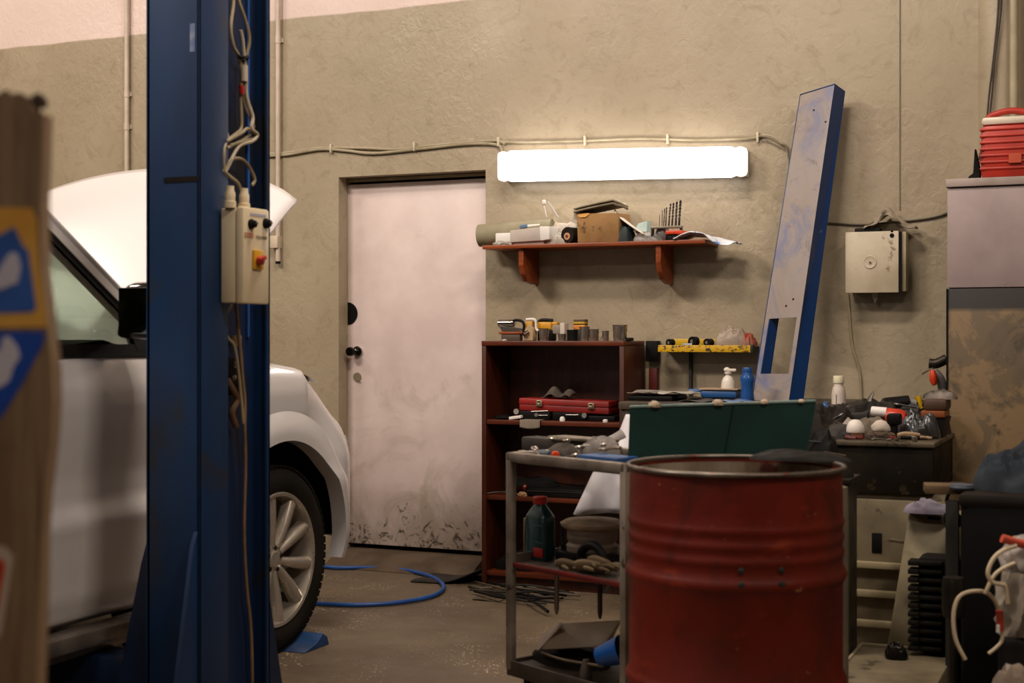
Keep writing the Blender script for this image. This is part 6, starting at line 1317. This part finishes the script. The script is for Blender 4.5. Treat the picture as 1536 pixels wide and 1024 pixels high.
b = MB(Mc); b.tube([(uc(852, .16, MT), .14, MT+.06), (uc(849, .16, MT), .14, MT+.10), (uc(852, .16, MT), .14, MT+.125)], .009); b.blob((uc(853, .16, MT), .14, MT), (.05, .05, .06), 4, .2, 2, 3); b.build('hose_fitting', mat('#2a2622', .4, .4), label='dark hose fitting right of the coolant bottle', cat='fitting')
# rods hanging under the middle tray
for u, v1, m, lab in ((835, 921, STEEL, 'long grey steel rod hanging below the middle trolley tray'), (900, 928, DSTEEL, 'dark pointed rod hanging below the middle trolley tray')):
    xr_ = uc(u, .06, .4); p = cl_(xr_, .06, MTZ-.008); z_e = CAM.z-(v1-505)/FPX*((p-CAM).dot(FW)); b = MB(); b.cyl((p.x, p.y, z_e+.02), (p.x, p.y, MTZ-.008), .0085, n=10); b.cyl((p.x, p.y, z_e), (p.x, p.y, z_e+.02), .004, .0085, n=10); b.build('hanging_rod', m, label=lab, cat='rod')
# bottom tray
BT = BTZ
xa = uc(812, .10, BT); 
fd = thing('plastic_cover', 'beige folded plastic cover lying on the bottom trolley tray', 'cover', tuple(cl_(xa, .12, BT)), math.atan2(e1.y, e1.x)); Mf = WM[fd]
b = MB(Mf); b.hexa([(0, -.04, .045), (.07, -.07, .055), (.26, .02, .085), (.16, .16, .07), (.02, -.02, .095), (.085, -.02, .145), (.27, .10, .165), (.18, .18, .13)], bev=.008); b.build('shell', mat('#a08e76', .5, c2='#8a785f'), fd)
b = MB(Mf); b.prism([(-.004, -.045, .042), (.01, -.03, .092), (.10, -.03, .15), (.125, -.045, .142), (.03, -.062, .045)], (.004, .006, 0), bev=.002); b.build('side_face', mat('#b8a698', .5), fd)
b = MB(Mc); heap(b, (uc(850, .16, BT), .18, BT), (.36, .22, .06), 91, .35, 2.2); b.build('rag', mat('#14110e', .8, c2='#221d18'), label='black oily rags covering the bottom trolley tray', cat='rag')
b = MB(Mc); b.tube([(uc(812, .05, BT), .05, BT+.045), (uc(850, .03, BT), .02, BT+.05), (uc(905, .02, BT), .02, BT+.062)], .006, flat=.6); b.build('trim_strip', mat('#7d6f58', .5), label='thin beige strip under the plastic cover on the trolley', cat='strip')
xc_ = uc(915, .05, BT)
cu = thing('blue_cup', 'blue plastic cup lying on the bottom trolley tray', 'cup', tuple(cl_(xc_, .05, BT+.05)))
b = MB(); pc_ = cl_(xc_-.03, .03, BT+.085); b.lathe([(0, .002), (.030, 0), (.034, .01), (.046, .085), (.048, .09), (.044, .088), (.030, .01), (0, .008)], pc_, (.9, -.1, .35), n=24); b.build('body', mat('#0f4f96', .35, c2='#0b3f7c'), cu)
b = MB(Mc); b.lathe([(0, 0), (.018, 0), (.020, .03), (.014, .055), (.010, .07), (0, .072)], (uc(879, .02, BT), .02, BT+.0), n=16); b.build('small_bottle', mat('#4a4036', .5, c2='#332b24'), label='small dull bottle standing at the front of the bottom trolley tray', cat='bottle')
b = MB(); p = PT(905, 880, 4.9); b.tube([PT(918, 866, 4.9), PT(913, 878, 4.9), PT(909, 890, 4.9)], .006, flat=.5); b.cyl((PT(918, 866, 4.9)), (PT(921, 858, 4.9)), .004, n=6); b.build('teal_tag', mat('#2f7a80', .4), label='teal plastic tag hanging below the middle trolley tray', cat='tag')
# ---- floor: hose and rods
hp = [(470, 846), (500, 851), (540, 851), (580, 852), (620, 857), (650, 866), (664, 876), (664, 884), (650, 893), (620, 900), (580, 905), (530, 907), (480, 905), (460, 903)]
b = MB(); b.tube([PZ(u, v, .012) for u, v in hp], .0105, n=12, sm=6); b.build('air_hose', mat('#2358a0', .4, c2='#1a478a'), label='blue air hose looped on the floor in front of the white door', cat='hose')
rods = [((703, 879), (760, 893), (835, 903)), ((712, 872), (770, 886), (840, 899)), ((718, 868), (780, 884), (850, 893)), ((705, 884), (765, 888), (830, 885)), ((722, 882), (770, 880), (850, 882)), ((735, 890), (790, 896), (845, 897)), ((740, 876), (800, 878), (860, 890)), ((760, 880), (800, 884), (870, 893)), ((770, 890), (805, 893), (852, 886)), ((730, 884), (780, 899), (820, 905)), ((712, 886), (750, 895), (775, 896)), ((790, 898), (805, 905), (822, 917))]
wl = ['lowest, longest rod in the bundle on the floor by the bookcase', 'thin rod second from the back left of the floor bundle', 'rearmost thin rod of the floor bundle, touching the bookcase foot', 'straight rod crossing the left part of the floor bundle', 'rod lying nearly level across the middle of the floor bundle', 'short rod at the front middle of the floor bundle', 'rod curving to the right end of the floor bundle', 'rod furthest to the right in the floor bundle', 'rod bending upward at the right of the floor bundle', 'rod reaching furthest forward left of the trolley leg', 'short thick rod at the left front of the floor bundle', 'short black rod pointing forward from the floor bundle']
for k, r3 in enumerate(rods):
    hgt = .006+.006*(k % 4); b = MB(); b.tube([PZ(u, v, hgt+(.012 if j == 1 else 0)) for j, (u, v) in enumerate(r3)], .0055+.002*(k > 9), n=8, sm=6)
    b.build('wiper_rod', [mat('#3a342c', .5, .3, c2='#1f1b17'), mat('#6b6154', .5, .4, c2='#463e34'), BLACK][k % 3 if k < 10 else 2], label=wl[k], cat='rod', group='rods bundled on the floor')
p = PZ(725, 900, 0); b = MB(); b.grid(lambda u, v: Vector((p.x-.05+.14*u, p.y-.02+.06*v, .004+.003*math.sin(u*5+v*3))), 8, 4); b.build('rag', mat('#5d5038', .9, c2='#463b28'), solid=.003, label='flat olive scrap of cloth on the floor left of the rods', cat='rag')
# ---- clothes on black cabinet
zc_ = mz+.004
bag('jacket', (mx.x+.20, mx.y+.22, zc_), (.36, .34, .17), 101, DENIM, 'dark blue work jacket crumpled on the black cabinet', 'jacket', .42, 2.2, 5)
bag('trousers', (mx.x+.40, mx.y+.15, zc_), (.30, .28, .15), 102, mat('#12151a', .9, c2='#1e252c'), 'black work trousers heaped right of the blue jacket', 'trousers', .4, 2.2, 5)
p = PT(1443, 722, 4.7); b = MB(); b.lathe([(0, 0), (.035, 0), (.040, .008), (.036, .018), (0, .020)], (p.x, p.y, mz+.004), n=24); b.build('steel_saucer', mat('#4b5560', .5, c2='#313a42'), label='small round grey-blue saucer left of the crumpled jacket', cat='saucer')
bag('rag', (PT(1390, 768, 5.08).x, PT(1390, 768, 5.08).y, PT(1390, 770, 5.05).z), (.17, .10, .055), 103, mat('#8a8290', .9, c2='#5c5560'), 'pale lilac rag lying on top of the leaning beige casing', 'rag', .35, 2.4)
b = MB(); b.lathe([(0, -.03), (.03, -.028), (.034, 0), (.03, .028), (0, .03)], PT(1428, 780, 4.85), (.2, -1, .2)); b.tube([PT(1428, 770, 4.85), PT(1420, 752, 4.85), PT(1424, 738, 4.8)], .006); b.build('padlock', BLACK, label='black round weight hanging under the wooden block', cat='weight')
# ---- looped white cable, bag, red connectors
tc = 4.0
wcb = thing('extension_cable', 'looped white cable with red connectors hanging at the lower right corner', 'cable', tuple(PT(1470, 985, tc)))
LOOP = mat('#c4b294', .5, c2='#a8967a')
b = MB(); b.tube([PT(u, v, tc+.01*k) for k, (u, v) in enumerate(((1448, 989), (1434, 960), (1430, 925), (1437, 897), (1455, 887), (1478, 888), (1492, 900), (1498, 915)))], .0058, sm=6); b.build('cord', LOOP, wcb)
b = MB(); b.tube([PT(u, v, tc) for u, v in ((1504, 948), (1502, 962), (1493, 972), (1483, 980))], .0048, sm=6); b.build('cord', LOOP, wcb)
b = MB(); b.tube([PT(u, v, tc) for u, v in ((1478, 890), (1488, 868), (1500, 855), (1520, 845), (1545, 836))], .0055, sm=6); b.build('cord', LOOP, wcb)
b = MB(); b.tube([PT(u, v, tc-.03) for u, v in ((1525, 818), (1505, 825), (1490, 838), (1482, 858), (1488, 872), (1500, 876), (1508, 880), (1512, 905))], .0062, sm=6); b.build('cord', LOOP, wcb)
b = MB(); b.cyl(PT(1499, 915, tc), PT(1501, 946, tc), .010, n=14); b.build('red_connector', mat('#a83418', .5, c2='#7d2410'), wcb)
b = MB(); b.cyl(PT(1497, 937, tc-.012), PT(1497, 948, tc-.012), .005, n=10); b.build('white_tip', WHITE, wcb)
b = MB(); b.tube([PT(1503, 807, tc-.02), PT(1520, 812, tc-.02), PT(1550, 820, tc-.02)], .014, n=12, flat=.8); b.build('red_handle_bar', mat('#c8452a', .5, c2='#a8503c', scale=60), label='orange-red speckled bar at the right edge above the printed bag', cat='bar')
BP = NT('printed_bag_dirty'); t = BP; o = t.mix(t.ramp(t.noise(11, 2, .5, .6), .52, .58), lin('#8f857c'), lin('#2a4a86')); t.col(o); t.rough(.5)
q0_ = PT(1530, 945, tc+.1)
b = MB(); b.blob((q0_.x+.06, q0_.y+.08, .38), (.24, .20, .27), 111, .22, 1.8, 5); b.build('plastic_bag', mat('#857a6c', .5, c2='#6a5f52'), label='grey plastic bag hanging at the right edge behind the white cable', cat='bag')
b = MB(); b.blob((PT(1528, 850, tc+.04).x+.02, PT(1528, 850, tc+.04).y, .585), (.13, .10, .10), 112, .25, 2, 4); b.build('detergent_packet', BP.m, label='blue and white printed packet on top of the grey plastic bag', cat='packet')
b = MB(); b.bb(q0_.x-.06, q0_.x+.30, q0_.y-.02, q0_.y+.24, .0, .38, bev=.02); b.build('black_bin', BLACK, label='black bin under the grey plastic bag at the right edge', cat='bin')
b = MB(); p = PT(1520, 1020, 3.8); b.blob((p.x+.02, p.y, .0), (.22, .2, .36), 113, .2, 1.6, 4); b.build('plastic_sack', mat('#8d7d6c', .5, c2='#6f6152'), label='pale sack at the bottom right corner below the white cable', cat='sack')
# ================================================================ WOODEN POST, FOREGROUND
tp = 1.75
def pp_(u, v, dt=0): return PT(u, v, tp+dt)
prof = [(-70, 150), (-40, 138), (-10, 150), (0, 138), (10, 134), (18, 143), (30, 138), (44, 148), (50, 166), (66, 170), (64, 230), (61, 300), (62, 400), (70, 470), (78, 540), (80, 600), (76, 660), (66, 740), (62, 800), (60, 900), (56, 1024), (54, 1500), (54, 2030), (-80, 2030)]
post = thing('wooden_post', 'blurred weathered wooden plank with colourful stickers at the left edge', 'plank', (pp_(0, 2030).x, pp_(0, 2030).y, 0))
PW = NT('weathered_wood'); t = PW; n1 = t.noise(5, 6, .6, .5, st=(9, 9, .7)); o = t.mix(t.ramp(n1, .35, .65), lin('#94795a'), lin('#6a5235')); o = t.mix(t.ramp(t.noise(4, 4, loc=(1, 1, 1)), .55, .7, 0, .6), o, lin('#3b2c1c')); t.col(o); t.rough(.7); t.bump(n1, .3, .006)
zmin = pp_(0, 2030).z
pts = []
for u, v in prof:
    p = pp_(u, v); p.z = max(p.z, 0.0); pts.append(p)
b = MB(); b.prism(pts, FW*.035); b.build('plank', PW.m, post, sm=False)
b = MB(); 
for k in range(7): b.blob(pp_(-8+11*k, 146+3*(k % 3), .018)-Vector((0, 0, .012)), (.011, .03, .016), 120+k, .3, 2, 3)
b.build('splintered_end', mat('#3c2a18', .9, c2='#1f150c'), post)
def sticker(nm, pts, m, dt=-.001, parent=post):
    b = MB(); b.prism([pp_(u, v, dt) for u, v in pts], FW*.0008); return b.build(nm, m, parent, sm=False)
SY = mat('#e8b04a', .45, c2='#d99d34'); SB = mat('#2f62b8', .4, c2='#27529c'); SW = mat('#d5d0dc', .45, c2='#c2bfd0'); SB2 = mat('#0d49b0', .4, c2='#0b3f9c')
s1 = sticker('yellow_sticker', [(-60, 310), (48, 312), (55, 330), (58, 400), (69, 470), (70, 490), (-60, 493)], SY)
sticker('blue_field', [(-60, 350), (0, 352), (21, 340), (35, 370), (42, 375), (54, 462), (48, 468), (-60, 472)], SB, -.0018, s1)
sticker('white_script', [(-50, 395), (-5, 410), (8, 388), (16, 378), (26, 380), (31, 400), (26, 424), (14, 428), (4, 433), (-50, 440)], SW, -.0026, s1)
s2 = sticker('blue_sticker', [(-60, 497), (60, 497), (68, 500), (62, 520), (30, 580), (5, 620), (-25, 650), (-60, 640)], SB2)
sticker('white_script', [(-40, 540), (0, 525), (5, 505), (14, 505), (26, 520), (30, 535), (20, 550), (14, 570), (2, 580), (-40, 590)], SW, -.0018, s2)
s3 = sticker('white_sticker', [(-60, 810), (8, 820), (20, 835), (18, 850), (2, 950), (-5, 960), (-60, 960)], mat('#c9b8a2', .5))
sticker('red_field', [(-60, 822), (2, 838), (8, 846), (2, 880), (-6, 930), (-60, 940)], mat('#c43a14', .45, c2='#b02a0e'), -.0018, s3)
# ================================================================ LIGHTS
def area(name, loc, target, size, power, color=(1, .86, .70), sy=None):
    l = bpy.data.lights.new(name, 'AREA'); l.energy = power; l.color = color; l.size = size
    if sy: l.shape = 'RECTANGLE'; l.size_y = sy
    o = bpy.data.objects.new(name, l); COL.objects.link(o); o.location = loc
    o.rotation_euler = (Vector(target)-Vector(loc)).to_track_quat('-Z', 'Y').to_euler(); return o
for lx, ly2, lz2, tx, ty2, pw_ in ((-1.9, -2.7, 4.5, -2.1, -1.4, 100), (-5.2, -4.9, 5.0, -3.6, -1.5, 185), (1.2, -4.6, 4.6, -3.0, -2.2, 85), (-6.6, -2.2, 4.6, -6.0, -.8, 70), (-2.4, -8.8, 4.8, -2.0, -6.0, 50)):  # overhead lamps; right and rearmost are unseen fills added for car side and plank
    area('overhead_light', (lx, ly2, lz2), (tx, ty2, 0), 1.4, pw_, (1, .87, .76), sy=.35)
w = bpy.data.worlds.new('world'); S.world = w; w.use_nodes = True
w.node_tree.nodes['Background'].inputs[0].default_value = (.9, .8, .68, 1); w.node_tree.nodes['Background'].inputs[1].default_value = .01
S.view_settings.view_transform = 'Standard'; S.view_settings.look = 'None'; S.view_settings.gamma = 1; S.view_settings.use_curve_mapping = False
S.view_settings.exposure = 0.0
